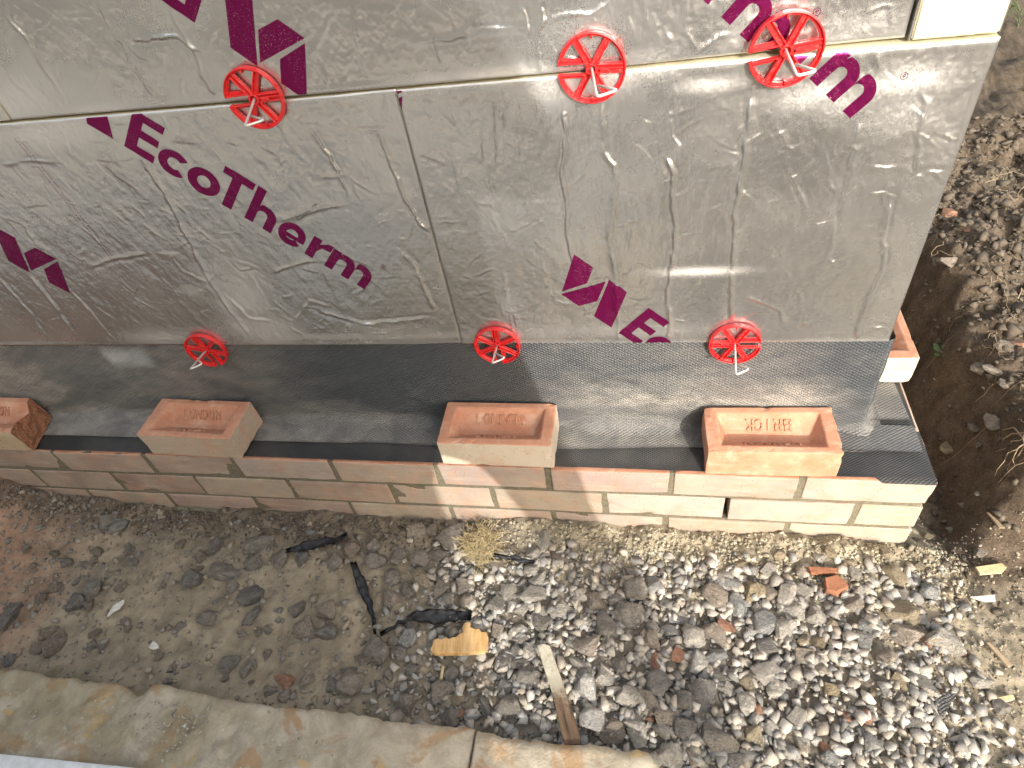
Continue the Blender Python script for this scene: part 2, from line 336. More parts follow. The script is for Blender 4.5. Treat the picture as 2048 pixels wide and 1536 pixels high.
# ------------------------------------------------------------------ plinth wall: bricks, mortar, weep gap
plinth = empty('plinth_wall', (0, 0, -.21), 'low pale buff brick plinth carrying the membrane and the four loose bricks', 'wall')
def brick_mesh(name, L, W, H, bev=.0026, jit=.0014, seed=0, top=False):
    r = random.Random(seed); bm = bmesh.new(); bm_box(bm, (0, 0, 0), (L, W, H))
    for v in bm.verts: v.co += Vector((r.uniform(-jit, jit), r.uniform(-jit, jit) * .5, r.uniform(-jit, jit) * .5))
    bmesh.ops.bevel(bm, geom=list(bm.edges), offset=bev, segments=2, affect='EDGES', profile=.6)
    me = bpy.data.meshes.new(name); bm.normal_update()
    for f in bm.faces: f.material_index = 1 if (f.normal.z > .55 and top) else 0; f.smooth = False
    for _ in range(3): bmesh.ops.subdivide_edges(bm, edges=[e for e in bm.edges if e.calc_length() > .019], cuts=1, use_grid_fill=True)
    bm.normal_update()
    for v in bm.verts:
        edge = sum(abs(abs(v.co[i]) - (L, W, H)[i] / 2) < .0042 for i in range(3)); q = float(fbm(v.co.x * 45 + seed * 3, v.co.z * 45 + v.co.y * 40, 3, seed))
        v.co += v.normal * (.0009 * q - (.0022 * max(0, q - .12) * 3 if edge > 1 else 0))
    bm.to_mesh(me); bm.free(); me.materials.append(M['buff']); me.materials.append(M['terra']); return me
BT = [brick_mesh('stretcher', .215, .1025, .0655, seed=i + 20, top=True) for i in range(4)]
BM = [brick_mesh('stretcher', .215, .1025, .0655, seed=i) for i in range(5)]
HM = [brick_mesh('header', .1025, .1025, .0655, seed=i + 9) for i in range(2)]
PAL = [(.49, .375, .27), (.45, .355, .255), (.55, .45, .34), (.47, .39, .27), (.43, .315, .225), (.52, .42, .30), (.46, .34, .265), (.56, .475, .37), (.50, .43, .30)]
def pbrick(me, x, y, z, rot, colr, s=1):
    o = bpy.data.objects.new('brick', me); link(o, plinth); o.location = (x, y, z + .21); o.rotation_euler = (rnd.uniform(-.004, .004), rnd.uniform(-.005, .005), rot + rnd.uniform(-.004, .004)); o.scale = (s, 1, 1)
    o.color = (*[ch * k_ * q_ for (ch, k_), q_ in zip(zip(colr, (1, .985, 1.13)), [rnd.uniform(.62, .76)] * 3)], 1); return o
J1 = [-.2135, -.4370, -.6675, -.8890, -1.1140, -1.3390, -1.5550, -1.7900, -2.010, -2.235]
J2 = [-.1075, -.3330, -.5620, -.7870, -1.0060, -1.2400, -1.4680, -1.6850, -1.905, -2.13]
J3 = [-.2150, -.4440, -.6700, -.8890, -1.1220, -1.3550, -1.5820, -1.8030, -2.02, -2.245]
COURSE = [(-.0335, J1, [7, 5, 6, 2, 1, 7, 0, 0, 1, 4]), (-.1085, J2, [8, 2, 7, 3, 5, 4, 3, 4, 1, 0]), (-.1830, J3, [8, 3, 2, 5, 3, 0, 6, 3, 1, 4])]
for ci, (zc, js, cols) in enumerate(COURSE):
    prev = 0.005
    for i, xj in enumerate(js):
        g = .005 if i else .0; x1 = prev - .0052; x0 = xj + .0052
        L = x1 - x0
        me = HM[i % 2] if L < .15 else (BT[i % 4] if ci == 0 else BM[(i * 3 + ci) % 5]); base = .1025 if L < .15 else .215
        col_ = PAL[cols[i % len(cols)]]
        if i == 0 and ci == 0: col_ = (.56, .46, .35)
        pbrick(me, (x0 + x1) / 2, .0515 + rnd.uniform(-.0016, .0016), zc + rnd.uniform(-.0008, .0008), 0, col_, L / base)
        prev = xj
    for k in range(8):                                             # return face round the corner
        y0 = .105 + .225 * k + (0 if ci != 1 else .1125)
        if ci == 1 and k == 0: pbrick(HM[0], -.0518, .158, zc, R(90), PAL[2])
        pbrick(BM[(k + ci) % 5], -.0518, y0 + .11 + .0052, zc, R(90), PAL[(k * 2 + ci) % 9])
bm = bmesh.new()
xm = [-2.30, J2[1] - .0045, J2[1] + .0055, -.0075]                 # one vertical joint of the middle course is left open
for z0, z1 in ((-.262, -.1445), (-.0735, -.0025)): bm_box(bm, ((xm[0] + xm[3]) / 2, .052, (z0 + z1) / 2 + .21), (xm[3] - xm[0], .0990, z1 - z0))
for a, b in ((xm[0], xm[1]), (xm[2], xm[3])): bm_box(bm, ((a + b) / 2, .052, -.109 + .21), (b - a, .0988, .071))
bm_box(bm, (-.0515, 1.02, -.1325 + .21), (.0955, 1.83, .259))
bm_box(bm, ((xm[1] + xm[2]) / 2, .085, -.109 + .21), (.0098, .03, .0709))
from_bm('mortar', bm, M['mortar'], plinth)
bm = bmesh.new(); bm_box(bm, ((xm[1] + xm[2]) / 2, .062, -.109 + .21), (.0096, .012, .0705)); from_bm('weep_gap_shade', bm, M['gap'], plinth)  # near-black block paints the shade inside the open joint
# smears of mortar at the foot of the wall
bm = bmesh.new()
for k in range(60):
    x = rnd.uniform(-1.95, -.02); pts = [(x + .02 * j, -.003, .004 + rnd.uniform(-.004, .005)) for j in range(3)]; tube(bm, pts, [.004, .008, .003], 5)
from_bm('mortar_smear', bm, M['mortar'], plinth, True)

# ------------------------------------------------------------------ inner wall and foil faced insulation boards
inner = empty('inner_wall', (-1.3, .26, -.2), 'block inner wall standing behind the foil insulation boards', 'wall')
def block_part(name, c, s, mat, par, base):
    bm = bmesh.new(); vs = bm_box(bm, Vector(c) - Vector(base), s); bmesh.ops.bevel(bm, geom=list(bm.edges), offset=.002, segments=1, affect='EDGES'); return from_bm(name, bm, mat, par)
IB = (-1.3, .26, -.2)
block_part('blockwork', (-1.66, .259, .55), (2.90, .10, 1.25), M['block'], inner, IB)
block_part('blockwork', (-.26, .96, .55), (.10, 1.29, 1.25), M['block'], inner, IB)
k_ = 0
for x0 in np.arange(-3.1, -.13, .225):                              # the brick course that shows as an orange line under the boards
    for z0 in (.1885, .1135, .0385):
        bm = bmesh.new(); bm_box(bm, Vector((min(x0 + .107, -.22), .163, z0)) - Vector(IB), (.215, .091, .065)); bmesh.ops.bevel(bm, geom=list(bm.edges), offset=.002, segments=1, affect='EDGES')
        b = from_bm('brick', bm, M['terra'], inner)

PXC = """1125,215 1130,250 1128,300 1122,350 1133,400 1135,470 1143,508 1150,540;1205,200 1207,245 1208,300 1228,330 1230,365 1227,400 1218,470 1232,540 1237,640 1238,680
1335,135 1352,190 1357,230;1340,230 1345,270 1358,290 1352,330;1330,310 1345,345 1342,400 1350,450 1345,520 1340,540 1333,600 1340,640 1335,680;1140,255 1147,285
1500,190 1497,235 1490,270 1482,340 1470,400 1468,470 1462,540 1460,640;1720,240 1700,290 1710,300 1700,340 1695,370 1680,420;1840,180 1850,205 1838,260 1836,310 1830,345
1750,100 1755,130 1750,150;1780,400 1770,470 1765,540 1735,600 1720,640 1715,680;1670,440 1665,490 1650,520;1520,487 1552,505;1485,592 1530,605 1560,620 1565,650;1655,510 1672,535 1690,540
1545,240 1570,290 1590,300;1570,330 1600,390 1610,420;1740,330 1770,335 1800,330;1850,330 1900,332;1860,342 1905,340;1820,360 1840,350 1850,362;1735,655 1775,652;1590,655 1600,640 1620,655
1045,0 1055,60 1062,140;1080,0 1090,40 1075,60 1082,140 1086,150;938,45 952,55 975,58 1010,55 1045,50;1090,38 1130,28 1180,25 1210,10 1225,0;840,85 900,78 940,65;1098,90 1105,115 1110,150
1380,120 1410,95 1440,70 1470,68;1360,60 1375,75 1400,110;1780,10 1790,60 1780,75;1330,60 1345,90
185,0 205,25 215,50 235,80 260,95 280,110 305,122;235,75 255,105 265,135 300,180 312,200;260,80 310,75 355,72 385,95 410,102;340,10 355,45 380,85 395,110 405,150 425,180 435,190
0,15 55,80 95,145 130,200;135,52 170,63;0,120 25,165 50,190;455,140 480,180 490,200;520,0 540,60 545,100;700,20 720,110 730,140
205,320 235,350 280,380;280,310 320,370 345,410 365,455 385,490 405,535 420,560 440,590 460,620 500,670;350,405 375,425 385,455;285,445 310,465 345,485;395,455 430,485
365,540 410,560 425,550;420,560 430,545 428,520;180,535 220,520 295,507;310,505 350,508;0,435 45,450 65,480 75,495 90,500;0,560 60,625 95,680;60,550 110,610 150,670;140,580 180,620 210,660 230,680
455,590 490,625 500,635 540,640;620,250 660,310 690,365 700,385;755,260 780,330 810,400 840,450 870,470;640,355 700,350;590,345 570,380 555,385;590,440 640,415 690,410;560,440 600,430 640,400
600,535 640,545;800,500 830,530 850,580 870,620;815,430 835,440 865,490;700,400 730,410;470,520 520,535;460,520 480,540 510,535;545,545 600,525 640,520;700,590 740,570;720,645 790,640 850,635
0,330 60,320 120,325;340,280 400,285;690,270 700,300;770,200 775,240 790,250;730,255 775,257;640,130 660,180;860,60 880,130;590,640 620,600 660,610;640,620 700,640 760,650
960,240 965,330;985,200 990,330;975,350 990,420;900,300 920,380;1170,560 1185,600;1010,540 1015,600"""
CREASE = []
for seg in PXC.replace('\n', ';').split(';'):
    pp = np.array([onY(*map(float, q.split(',')), BOARD_Y)[[0, 2]] for q in seg.split()])
    ln = float(np.sum(np.linalg.norm(np.diff(pp, axis=0), axis=1)))
    CREASE.append((pp, rnd.uniform(.0020, .0034) * min(1, max(.34, ln / .16)), rnd.uniform(.0015, .0026)))
def jitter_line(p, step=.010, amp=.0008):
    out = [p[0]]
    for a, b in zip(p[:-1], p[1:]):
        n = max(1, int(np.linalg.norm(b - a) / step))
        for k in range(1, n + 1): out.append(a + (b - a) * k / n + rng.normal(0, amp, 2))
    return np.array(out)
CREASE = [(jitter_line(p), h, w) for p, h, w in CREASE]
DUSTPX = [(30, 200, 110, 60, .7), (100, 265, 120, 40, .9), (200, 225, 90, 22, .8), (230, 300, 80, 20, .3), (880, 158, 90, 14, .5), (1010, 148, 110, 20, 1), (1095, 170, 60, 40, .7), (1240, 150, 70, 30, .6),
    (1400, 541, 75, 8, 1.3), (1300, 135, 60, 30, .5), (1420, 168, 60, 14, .8), (1610, 195, 70, 26, .5), (1690, 205, 60, 26, .45), (1810, 160, 70, 22, .9), (1780, 230, 80, 40, .25), (1640, 180, 40, 20, .7),
    (490, 590, 55, 60, .55), (520, 660, 70, 40, .6), (330, 675, 80, 14, .6), (470, 610, 40, 40, .4), (385, 580, 20, 12, .5), (700, 672, 300, 7, .4), (1500, 60, 60, 60, .3), (1720, 60, 100, 40, .3), (1160, 60, 90, 60, .25),
    (1700, 430, 60, 120, .06), (1830, 500, 60, 200, .05), (1250, 660, 250, 14, .15), (60, 430, 80, 120, .12), (770, 660, 80, 20, .3), (350, 20, 120, 50, .2)]
DUST = []
for u, v, ru, rv, s in DUSTPX:
    p = onY(u, v, BOARD_Y); DUST.append((p[0], p[2], abs(onY(u + ru, v, BOARD_Y)[0] - p[0]), abs(onY(u, v - rv, BOARD_Y)[2] - p[2]), s))
def ring_arc(cx, cy, ro, ri, a0, a1, n=22):
    A = np.radians(np.linspace(a0, a1, n)); o = [(cx + ro[0] * math.cos(a), cy + ro[1] * math.sin(a)) for a in A]
    return o + [(cx + ri[0] * math.cos(a), cy + ri[1] * math.sin(a)) for a in A[::-1]]
def rect(x0, y0, x1, y1): return [(x0, y0), (x1, y0), (x1, y1), (x0, y1)]
def arch(sx, xr, w, top, th):
    cx = (sx + xr - w) / 2; rx = (xr - w - sx) / 2; ox = xr - cx; cy = top - .020
    A = np.radians(np.linspace(0, 115, 12)); out = [(xr, 0)] + [(cx + ox * math.cos(a), cy + .020 * math.sin(a)) for a in A if cx + ox * math.cos(a) > sx] + [(sx, top - .006)]
    B = np.radians(np.linspace(180, 0, 12)); return out + [(sx, cy - .002)] + [(cx + rx * math.cos(b), cy + (.020 - th) * math.sin(b)) for b in B][1:] + [(xr - w, 0)]
def wordmark():
    """outlines of the printed word, in board metres along and above its base line"""
    P = [[(0, 0), (.0435, 0), (.0435, .0135), (.0165, .0135), (.0165, .0305), (.0435, .0305), (.0435, .0435), (.0165, .0435), (.0165, .0585), (.0455, .0585), (.0455, .072), (0, .072)]]
    P += [ring_arc(.0705, .0215, (.0235, .0228), (.0098, .0105), 42, 318), ring_arc(.1170, .0215, (.0250, .0235), (.0103, .0108), 0, 180), ring_arc(.1170, .0215, (.0250, .0235), (.0103, .0108), 180, 360)]
    P += [[(.1515, 0), (.1667, 0), (.1667, .0585), (.1845, .0585), (.1845, .072), (.1365, .072), (.1365, .0585), (.1515, .0585)], rect(.1885, 0, .2025, .0725), arch(.2025, .2335, .0145, .0445, .0125)]
    c, ro, ri = (.2625, .0215), (.0222, .0230), (.0100, .0108)
    P += [ring_arc(*c, ro, ri, 0, 180), ring_arc(*c, ro, ri, 180, 322)]
    A = np.radians(np.linspace(180, 222, 6)); P.append([(c[0] + ri[0] * math.cos(a), c[1] + ri[1] * math.sin(a)) for a in A] + [(c[0] + .0220, c[1] - .0072), (c[0] + .0222, c[1])])
    P += [rect(.2925, 0, .3070, .0440), [(.3070, .0180), (.3120, .0290), (.3265, .0315), (.3275, .0455), (.3180, .0440), (.3070, .0340)]]
    P += [rect(.3280, 0, .3425, .0440), arch(.3425, .3730, .0145, .0445, .0125), arch(.3730, .4040, .0145, .0445, .0125)]
    P += [ring_arc(.4075, .066, (.0042, .0042), (.0036, .0036), 0, 180, 9), ring_arc(.4075, .066, (.0042, .0042), (.0036, .0036), 180, 360, 9)]
    P += [rect(.4060, .0638, .4067, .0682), rect(.4067, .0676, .4086, .0682), rect(.4081, .0660, .4088, .0676), rect(.4067, .0656, .4084, .0661), [(.4074, .0656), (.4081, .0656), (.4092, .0638), (.4084, .0638)]]
    return P
LETTER = [0, 1, 2, 2, 3, 4, 4, 5, 5, 5, 6, 6, 7, 7, 7] + [8] * 9
EMB = [[(-.0635, .1600), (-.0358, .1343), (-.0469, .1049), (-.0879, .0895)], [(-.0897, .0838), (-.0177, .1067), (-.0324, .0684), (-.0631, .0591)], [(-.0119, .1104), (.0149, .0851), (-.0115, .0112), (-.0393, .0363)]]
TH = R(-43.1)
def place_print(org, ang, turn, clip):
    """polygons in board x,z clipped to the board"""
    ca, sa = math.cos(ang), math.sin(ang); word = [[(org[0] + turn * (x * ca - y * sa), org[1] + turn * (x * sa + y * ca)) for x, y in p] for p in wordmark()]
    emb = [[(org[0] + turn * x, org[1] + turn * y) for x, y in p] for p in EMB]
    def cut(p):
        for ax, lim, sg in ((0, clip[0], 1), (0, clip[1], -1), (1, clip[2], 1), (1, clip[3], -1)):
            o = []
            for i in range(len(p)):
                a, b = p[i - 1], p[i]; da, db = (a[ax] - lim) * sg, (b[ax] - lim) * sg
                if (da >= 0) != (db >= 0): t = da / (da - db); o.append((a[0] + (b[0] - a[0]) * t, a[1] + (b[1] - a[1]) * t))
                if db >= 0: o.append(b)
            p = o
            if len(p) < 3: return None
        return p
    lets = {}
    for i, p in enumerate(word):
        q = cut(p)
        if q: lets.setdefault(LETTER[i], []).append(q)
    return lets, [q for q in map(cut, emb) if q]
def inpoly(px, pz, poly):
    r = np.zeros(px.shape, bool); n = len(poly)
    for i in range(n):
        (x1, y1), (x2, y2) = poly[i - 1], poly[i]
        if y1 == y2: continue
        r ^= ((y1 > pz) != (y2 > pz)) & (px < (x2 - x1) * (pz - y1) / (y2 - y1) + x1)
    return r
def make_board(x0, x1, z0, z1, label, prints, visible=(-2.2, .83), yoff=lambda x: 0 * x, step=.0016, wraps=True, smalltext=()):
    y0 = BOARD_Y
    nx = int((x1 - x0) / step) + 1; zt = min(z1, visible[1]); nz = int((zt - z0) / step) + 1
    xs = np.linspace(x0, x1, nx); zs = np.linspace(z0, zt, nz)
    if z1 > zt: zs = np.concatenate([zs, np.linspace(zt, z1, 24)[1:]]); nz = len(zs)
    XX, ZZ = np.meshgrid(xs, zs)
    ev = np.minimum(np.minimum(XX - x0, x1 - XX), np.minimum(ZZ - z0, z1 - ZZ)); fade = sstep(0, .012, ev)
    H = .0016 * fbm(XX * 7, ZZ * 5, 3, 1) - .0006 * np.abs(fbm(XX * 46, ZZ * 20, 3, 3)) + .0006 * fbm(XX * 90, ZZ * 60, 3, 5) - .00055 * np.abs(fbm(XX * 150, ZZ * 110, 2, 2))
    left = sstep(-.85, -1.0, XX)
    H = H - .0008 * left * np.abs(fbm(XX * 30 + ZZ * 16, (ZZ * 9 - XX * 4), 3, 6))
    cr = list(CREASE)
    rr = np.random.default_rng(int(abs(x0 * 1000)) + int(z0 * 77))
    area = (x1 - x0) * (zt - z0)
    for _ in range(int(760 * area)):                                 # small random creases of the foil skin
        p = np.array([rr.uniform(x0, x1), rr.uniform(z0, zt)]); a = rr.normal(math.pi / 2, .45) if rr.random() < .6 else rr.normal(.0, .35); L = rr.uniform(.012, .05)
        q = [p]
        for k in range(4): a += rr.normal(0, .25); q.append(q[-1] + L / 4 * np.array([math.cos(a), math.sin(a)]))
        cr.append((np.array(q), rr.uniform(.0003, .0009), rr.uniform(.0010, .0019)))
    for p, h, w in cr:
        m = .012; lo, hi = p.min(0) - m, p.max(0) + m; i0, i1 = np.searchsorted(xs, [lo[0], hi[0]]); k0, k1 = np.searchsorted(zs, [lo[1], hi[1]])
        if i1 <= i0 or k1 <= k0: continue
        bx, bz = XX[k0:k1, i0:i1], ZZ[k0:k1, i0:i1]; Dm = np.full(bx.shape, 1.0); Sd = np.zeros(bx.shape)
        for a, b in zip(p[:-1], p[1:]):
            ab = b - a; L2 = ab @ ab + 1e-12; t = np.clip(((bx - a[0]) * ab[0] + (bz - a[1]) * ab[1]) / L2, 0, 1); dx, dz = bx - a[0] - t * ab[0], bz - a[1] - t * ab[1]
            D = np.hypot(dx, dz); c_ = D < Dm; Dm = np.where(c_, D, Dm); Sd = np.where(c_, dx * ab[1] - dz * ab[0], Sd)
        tip = np.minimum(np.hypot(bx - p[0][0], bz - p[0][1]), np.hypot(bx - p[-1][0], bz - p[-1][1])); hk = h * (.62 + .55 * np.abs(np.sin(bx * 47 + bz * 61 + h * 9e3))) * (.15 + .85 * sstep(0, .014, tip))
        sg = 1 if int(h * 1e7) % 2 else -1; ww = np.where(Sd * sg > 0, w * .60, w * 1.9); H[k0:k1, i0:i1] += hk * np.exp(-(Dm / ww) ** 1.4) - .25 * hk * np.exp(-((Dm - 2.6 * w) / (1.3 * w)) ** 2) * (Sd * sg > 0)
    D = np.zeros_like(H)
    for dx, dz, rx, rz, s in DUST: D = np.maximum(D, s * np.exp(-((XX - dx) / rx) ** 2 - ((ZZ - dz) / rz) ** 2))
    D = np.maximum(D, .8 * np.exp(-np.minimum(ZZ - z0, z1 - ZZ) / .003)); D = np.clip(D, 0, 1.2)
    YY = y0 + yoff(XX) - H * fade - .0022 + .0020 * np.exp(-ev / .0013)
    H = H + .0022
    if 'lower right' in label or 'corner' in label: pass
    root = empty('insulation_board', (x0, y0 + .05, z0), label, 'insulation board')
    off = np.array([x0, y0 + .05, z0])
    V = np.stack([XX, YY, ZZ], -1)
    mesh('foil_face', (V - off), grid_faces(nx, nz), M['foil'], root, True, {'dust': D.ravel()})
    # foam core with slightly uneven cut edges
    n = 60; cx = np.linspace(x0, x1, n); fv = []; ff = []
    for i, x in enumerate(cx):
        e = .0012 * float(fbm(x * 40, z0 * 9, 3, 2)); yo = float(yoff(np.array(x)))
        fv += [(x, y0 + yo + .0016, z0 + .0008 + e), (x, y0 + yo + .0016, z1 - .0008 - e), (x, y0 + .1 , z1 - .0008 - e), (x, y0 + .1, z0 + .0008 + e)]
    for i in range(n - 1):
        for k in range(4): a = i * 4 + k; b = i * 4 + (k + 1) % 4; ff.append((a, a + 4, b + 4, b))
    ff += [(0, 1, 2, 3), tuple((n - 1) * 4 + k for k in (3, 2, 1, 0))]
    mesh('foam_core', np.array(fv) - off, ff, M['foam'], root)
    # flat print, laid on the creased skin
    def hgt(x, z):
        fx = (x - x0) / (xs[1] - xs[0]); i = np.clip(fx.astype(int), 0, nx - 2); k = np.clip(np.searchsorted(zs, z) - 1, 0, nz - 2)
        tx = np.clip(fx - i, 0, 1); tz = np.clip((z - zs[k]) / (zs[k + 1] - zs[k]), 0, 1)
        return (YY[k, i] * (1 - tx) + YY[k, i + 1] * tx) * (1 - tz) + (YY[k + 1, i] * (1 - tx) + YY[k + 1, i + 1] * tx) * tz
    def decal(name, polys):
        Vs, Fs, nb = [], [], 0
        for p in polys:
            if len(p) < 3: continue
            q = []
            for i in range(len(p)):
                a, b = np.array(p[i - 1]), np.array(p[i]); m = max(1, int(np.linalg.norm(b - a) / .003))
                for t in range(m): q.append(tuple(a + (b - a) * t / m))
            q = [q[i] for i in range(len(q)) if np.hypot(q[i][0] - q[i - 1][0], q[i][1] - q[i - 1][1]) > 2e-5]
            qa = np.array(q)
            i0, i1 = np.searchsorted(xs, [qa[:, 0].min(), qa[:, 0].max()]); k0, k1 = np.searchsorted(zs, [qa[:, 1].min(), qa[:, 1].max()])
            px, pz = np.meshgrid(xs[i0:i1], zs[k0:k1]); px, pz = px.ravel(), pz.ravel()
            ins = inpoly(px, pz, q); px, pz = px[ins], pz[ins]
            if len(px):
                dmin = np.min(np.hypot(px[:, None] - qa[None, :, 0], pz[:, None] - qa[None, :, 1]), 1); px, pz = px[dmin > .0009], pz[dmin > .0009]
            pts = [Vector(v) for v in q] + [Vector((a, b)) for a, b in zip(px, pz)]
            vo, eo, fo, *_ = delaunay_2d_cdt(pts, [(i, (i + 1) % len(q)) for i in range(len(q))], [], 0, 1e-6)
            va = np.array([(v.x, v.y) for v in vo]); fa = np.array([f for f in fo if len(f) == 3]); ce = va[fa].mean(1); keep = inpoly(ce[:, 0], ce[:, 1], q); fa = fa[keep]
            yy = hgt(va[:, 0], va[:, 1]) - .00045
            Vs.append(np.stack([va[:, 0], yy, va[:, 1]], 1)); Fs.append(fa + nb); nb += len(va)
        if Vs: return mesh(name, np.concatenate(Vs) - off, np.concatenate(Fs), M['ink'], root, True)
    for org, ang, turn in prints:
        wd, em = place_print(org, ang, turn, (x0 + .001, x1 - .001, z0 + .001, z1 - .001))
        for q in wd.values(): decal('printed_letter', q)
        for q in em: decal('printed_emblem', [q])
    for polys in smalltext: decal('small_print', polys)
    return root
def dashes(p0, p1, w, n, seed, lines=1, gap=.006):
    """rows of print too small to read in the photo"""
    r = random.Random(seed); a, b = np.array(p0), np.array(p1); t = (b - a) / np.linalg.norm(b - a); s = np.array([-t[1], t[0]]); L = np.linalg.norm(b - a); out = []
    for li in range(lines):
        d = 0
        while d < L:
            l = r.uniform(.0007, .0014); h = w * r.choice((.55, .75, 1)); o = a + t * d + s * gap * li
            if r.random() > .18: out.append([tuple(o), tuple(o + t * .0006), tuple(o + t * .0006 + s * h), tuple(o + s * h)]); 
            if r.random() > .5: out.append([tuple(o + t * .0006 + s * h * .8), tuple(o + t * l + s * h * .8), tuple(o + t * l + s * h), tuple(o + t * .0006 + s * h)])
            d += l + .0009
    return out
def stroke_text(txt, org, up, adv, hgt_, w):
    """plain block capitals from straight strokes"""
    G_ = {'W': [((0, 1), (.25, 0)), ((.25, 0), (.5, .7)), ((.5, .7), (.75, 0)), ((.75, 0), (1, 1))], 'A': [((0, 0), (.5, 1)), ((.5, 1), (1, 0)), ((.2, .35), (.8, .35))], 'R': [((0, 0), (0, 1)), ((0, 1), (.8, 1)), ((.8, 1), (.8, .5)), ((.8, .5), (0, .5)), ((.4, .5), (1, 0))],
          'N': [((0, 0), (0, 1)), ((0, 1), (1, 0)), ((1, 0), (1, 1))], 'B': [((0, 0), (0, 1)), ((0, 1), (.8, 1)), ((.8, 1), (.8, .5)), ((0, .5), (.9, .5)), ((.9, .5), (.9, 0)), ((.9, 0), (0, 0))], 'L': [((0, 1), (0, 0)), ((0, 0), (.8, 0))],
          'O': [((.25, 0), (0, .3)), ((0, .3), (0, .7)), ((0, .7), (.25, 1)), ((.25, 1), (.75, 1)), ((.75, 1), (1, .7)), ((1, .7), (1, .3)), ((1, .3), (.75, 0)), ((.75, 0), (.25, 0))], 'D': [((0, 0), (0, 1)), ((0, 1), (.6, 1)), ((.6, 1), (1, .65)), ((1, .65), (1, .35)), ((1, .35), (.6, 0)), ((.6, 0), (0, 0))],
          'I': [((.5, 0), (.5, 1))], 'C': [((1, .8), (.7, 1)), ((.7, 1), (.3, 1)), ((.3, 1), (0, .7)), ((0, .7), (0, .3)), ((0, .3), (.3, 0)), ((.3, 0), (.7, 0)), ((.7, 0), (1, .2))], 'K': [((0, 0), (0, 1)), ((0, .4), (.9, 1)), ((.35, .6), (1, 0))]}
    out = []; up = np.array(up, float); al = np.array([up[1], -up[0]]); o = np.array(org, float)
    for i, ch in enumerate(txt):
        for a, b in G_.get(ch, []):
            A = o + al * (i * adv + a[0] * adv * .66) + up * a[1] * hgt_; B = o + al * (i * adv + b[0] * adv * .66) + up * b[1] * hgt_; t = (B - A) / np.linalg.norm(B - A); s = np.array([-t[1], t[0]]) * w / 2; e = t * w / 2
            out.append([tuple(A - s - e), tuple(B - s + e), tuple(B + s + e), tuple(A + s - e)])
    return out
ZB, ZT = .2275, .6765; ZU = .6805; XJ = -.8090; XR = -.1099
make_board(-2.10, XJ - .0007, ZB - .001, ZT, 'lower left silver foil insulation board with a whole purple printed word slanting down it', [((-1.25, .631), TH, 1), ((-1.610, .520), TH, -1)],
    smalltext=[dashes((-1.432, .655), (-1.408, .42), .0028, 0, 1, 2, .007)], yoff=lambda x: .0035 * sstep(-.9, -.82, x) + .003 * sstep(-1.15, -1.45, x))
make_board(XJ + .0007, XR, ZB, ZT, 'lower right silver foil insulation board at the corner with a purple emblem low on it', [((-.540, .8733), TH, 1), ((-.5308, .2525), TH, 1), ((-.889, .758), TH, -1)],
    smalltext=[dashes((-.7145, .2975), (-.7145, .230), .0030, 0, 3, 2, .008)])
pw = onY(730, 34, BOARD_Y); 
make_board(-1.4150, -.2035, ZU, 1.13, 'upper foil insulation board cut by the top of the photo with print at both ends', [((-.645, .9477), TH, 1), ((-.999, .833), TH, -1), ((-1.25 + .611 - .2, 1.10), TH, -1)],
    yoff=lambda x: .012 * sstep(-.62, -.20, x) + .004 * sstep(-1.05, -1.4, x), smalltext=[stroke_text('WARN', (-.8170, .7850), (-1, 0), .0066, .0050, .0009) + stroke_text('B', (-.8060, .8020), (-1, 0), .0066, .0050, .0009)])
make_board(-2.60, -1.4185, ZU, 1.13, 'upper foil insulation board whose end just shows at the left edge', [], yoff=lambda x: .004 + 0 * x, step=.006)
# boards of the return wall, their cut foam ends seen at the corner
def side_board(ya, yb, z0, z1, label, xa=-.2025, xb=-.1095):
    root = empty('insulation_board', (-.155, (ya + yb) / 2, z0), label, 'insulation board'); off = Vector((-.155, (ya + yb) / 2, z0))
    bm = bmesh.new(); bm_box(bm, Vector(((xa + xb) / 2, (ya + yb) / 2, (z0 + z1) / 2)) - off, (xb - xa - .004, yb - ya, z1 - z0)); bmesh.ops.bevel(bm, geom=list(bm.edges), offset=.0018, segments=2, affect='EDGES')
    bmesh.ops.subdivide_edges(bm, edges=list(bm.edges), cuts=5, use_grid_fill=True)
    for v in bm.verts: v.co += Vector((rnd.uniform(-1, 1), rnd.uniform(-1, 1), rnd.uniform(-1, 1))) * .0005
    from_bm('foam_core', bm, M['foam'], root)
    for nm, x in (('foil_face', xb - .0008), ('foil_face', xa + .0008)):
        bm = bmesh.new(); bm_box(bm, Vector((x, (ya + yb) / 2 + .0012, (z0 + z1) / 2)) - off, (.0014, yb - ya - .002, z1 - z0 + .001)); from_bm(nm, bm, M['foil'], root)
side_board(BOARD_Y + .003, 1.30, ZU - .001, 1.13, 'cream foam end of the upper return board beside the top right of the foil', xa=-.2010)
side_board(.2060, 1.40, ZB, ZT, 'lower return board hidden behind the corner of the front boards')

# ------------------------------------------------------------------ damp proof sheets
LBX = [(-1.84, .06), (-1.41, .125), (-.76, .12), (-.272, .125)]
def near_brick(x):
    r = np.zeros_like(x)
    for c_, w in LBX: r = np.maximum(r, sstep(w + .05, w - .005, np.abs(x - c_)))
    return r
def sheet_obj(name, V, dust, uv, nx, ny, mat, label, parent=None):
    o = mesh(name, V.reshape(-1, 3), grid_faces(nx, ny), mat, parent, True, {'dust': dust.ravel()})
    at = o.data.attributes.new('sheet', 'FLOAT_VECTOR', 'POINT'); at.data.foreach_set('vector', np.concatenate([uv.reshape(-1, 2), np.zeros((nx * ny, 1))], 1).ravel())
    if label: tag(o, label, 'membrane')
    return o
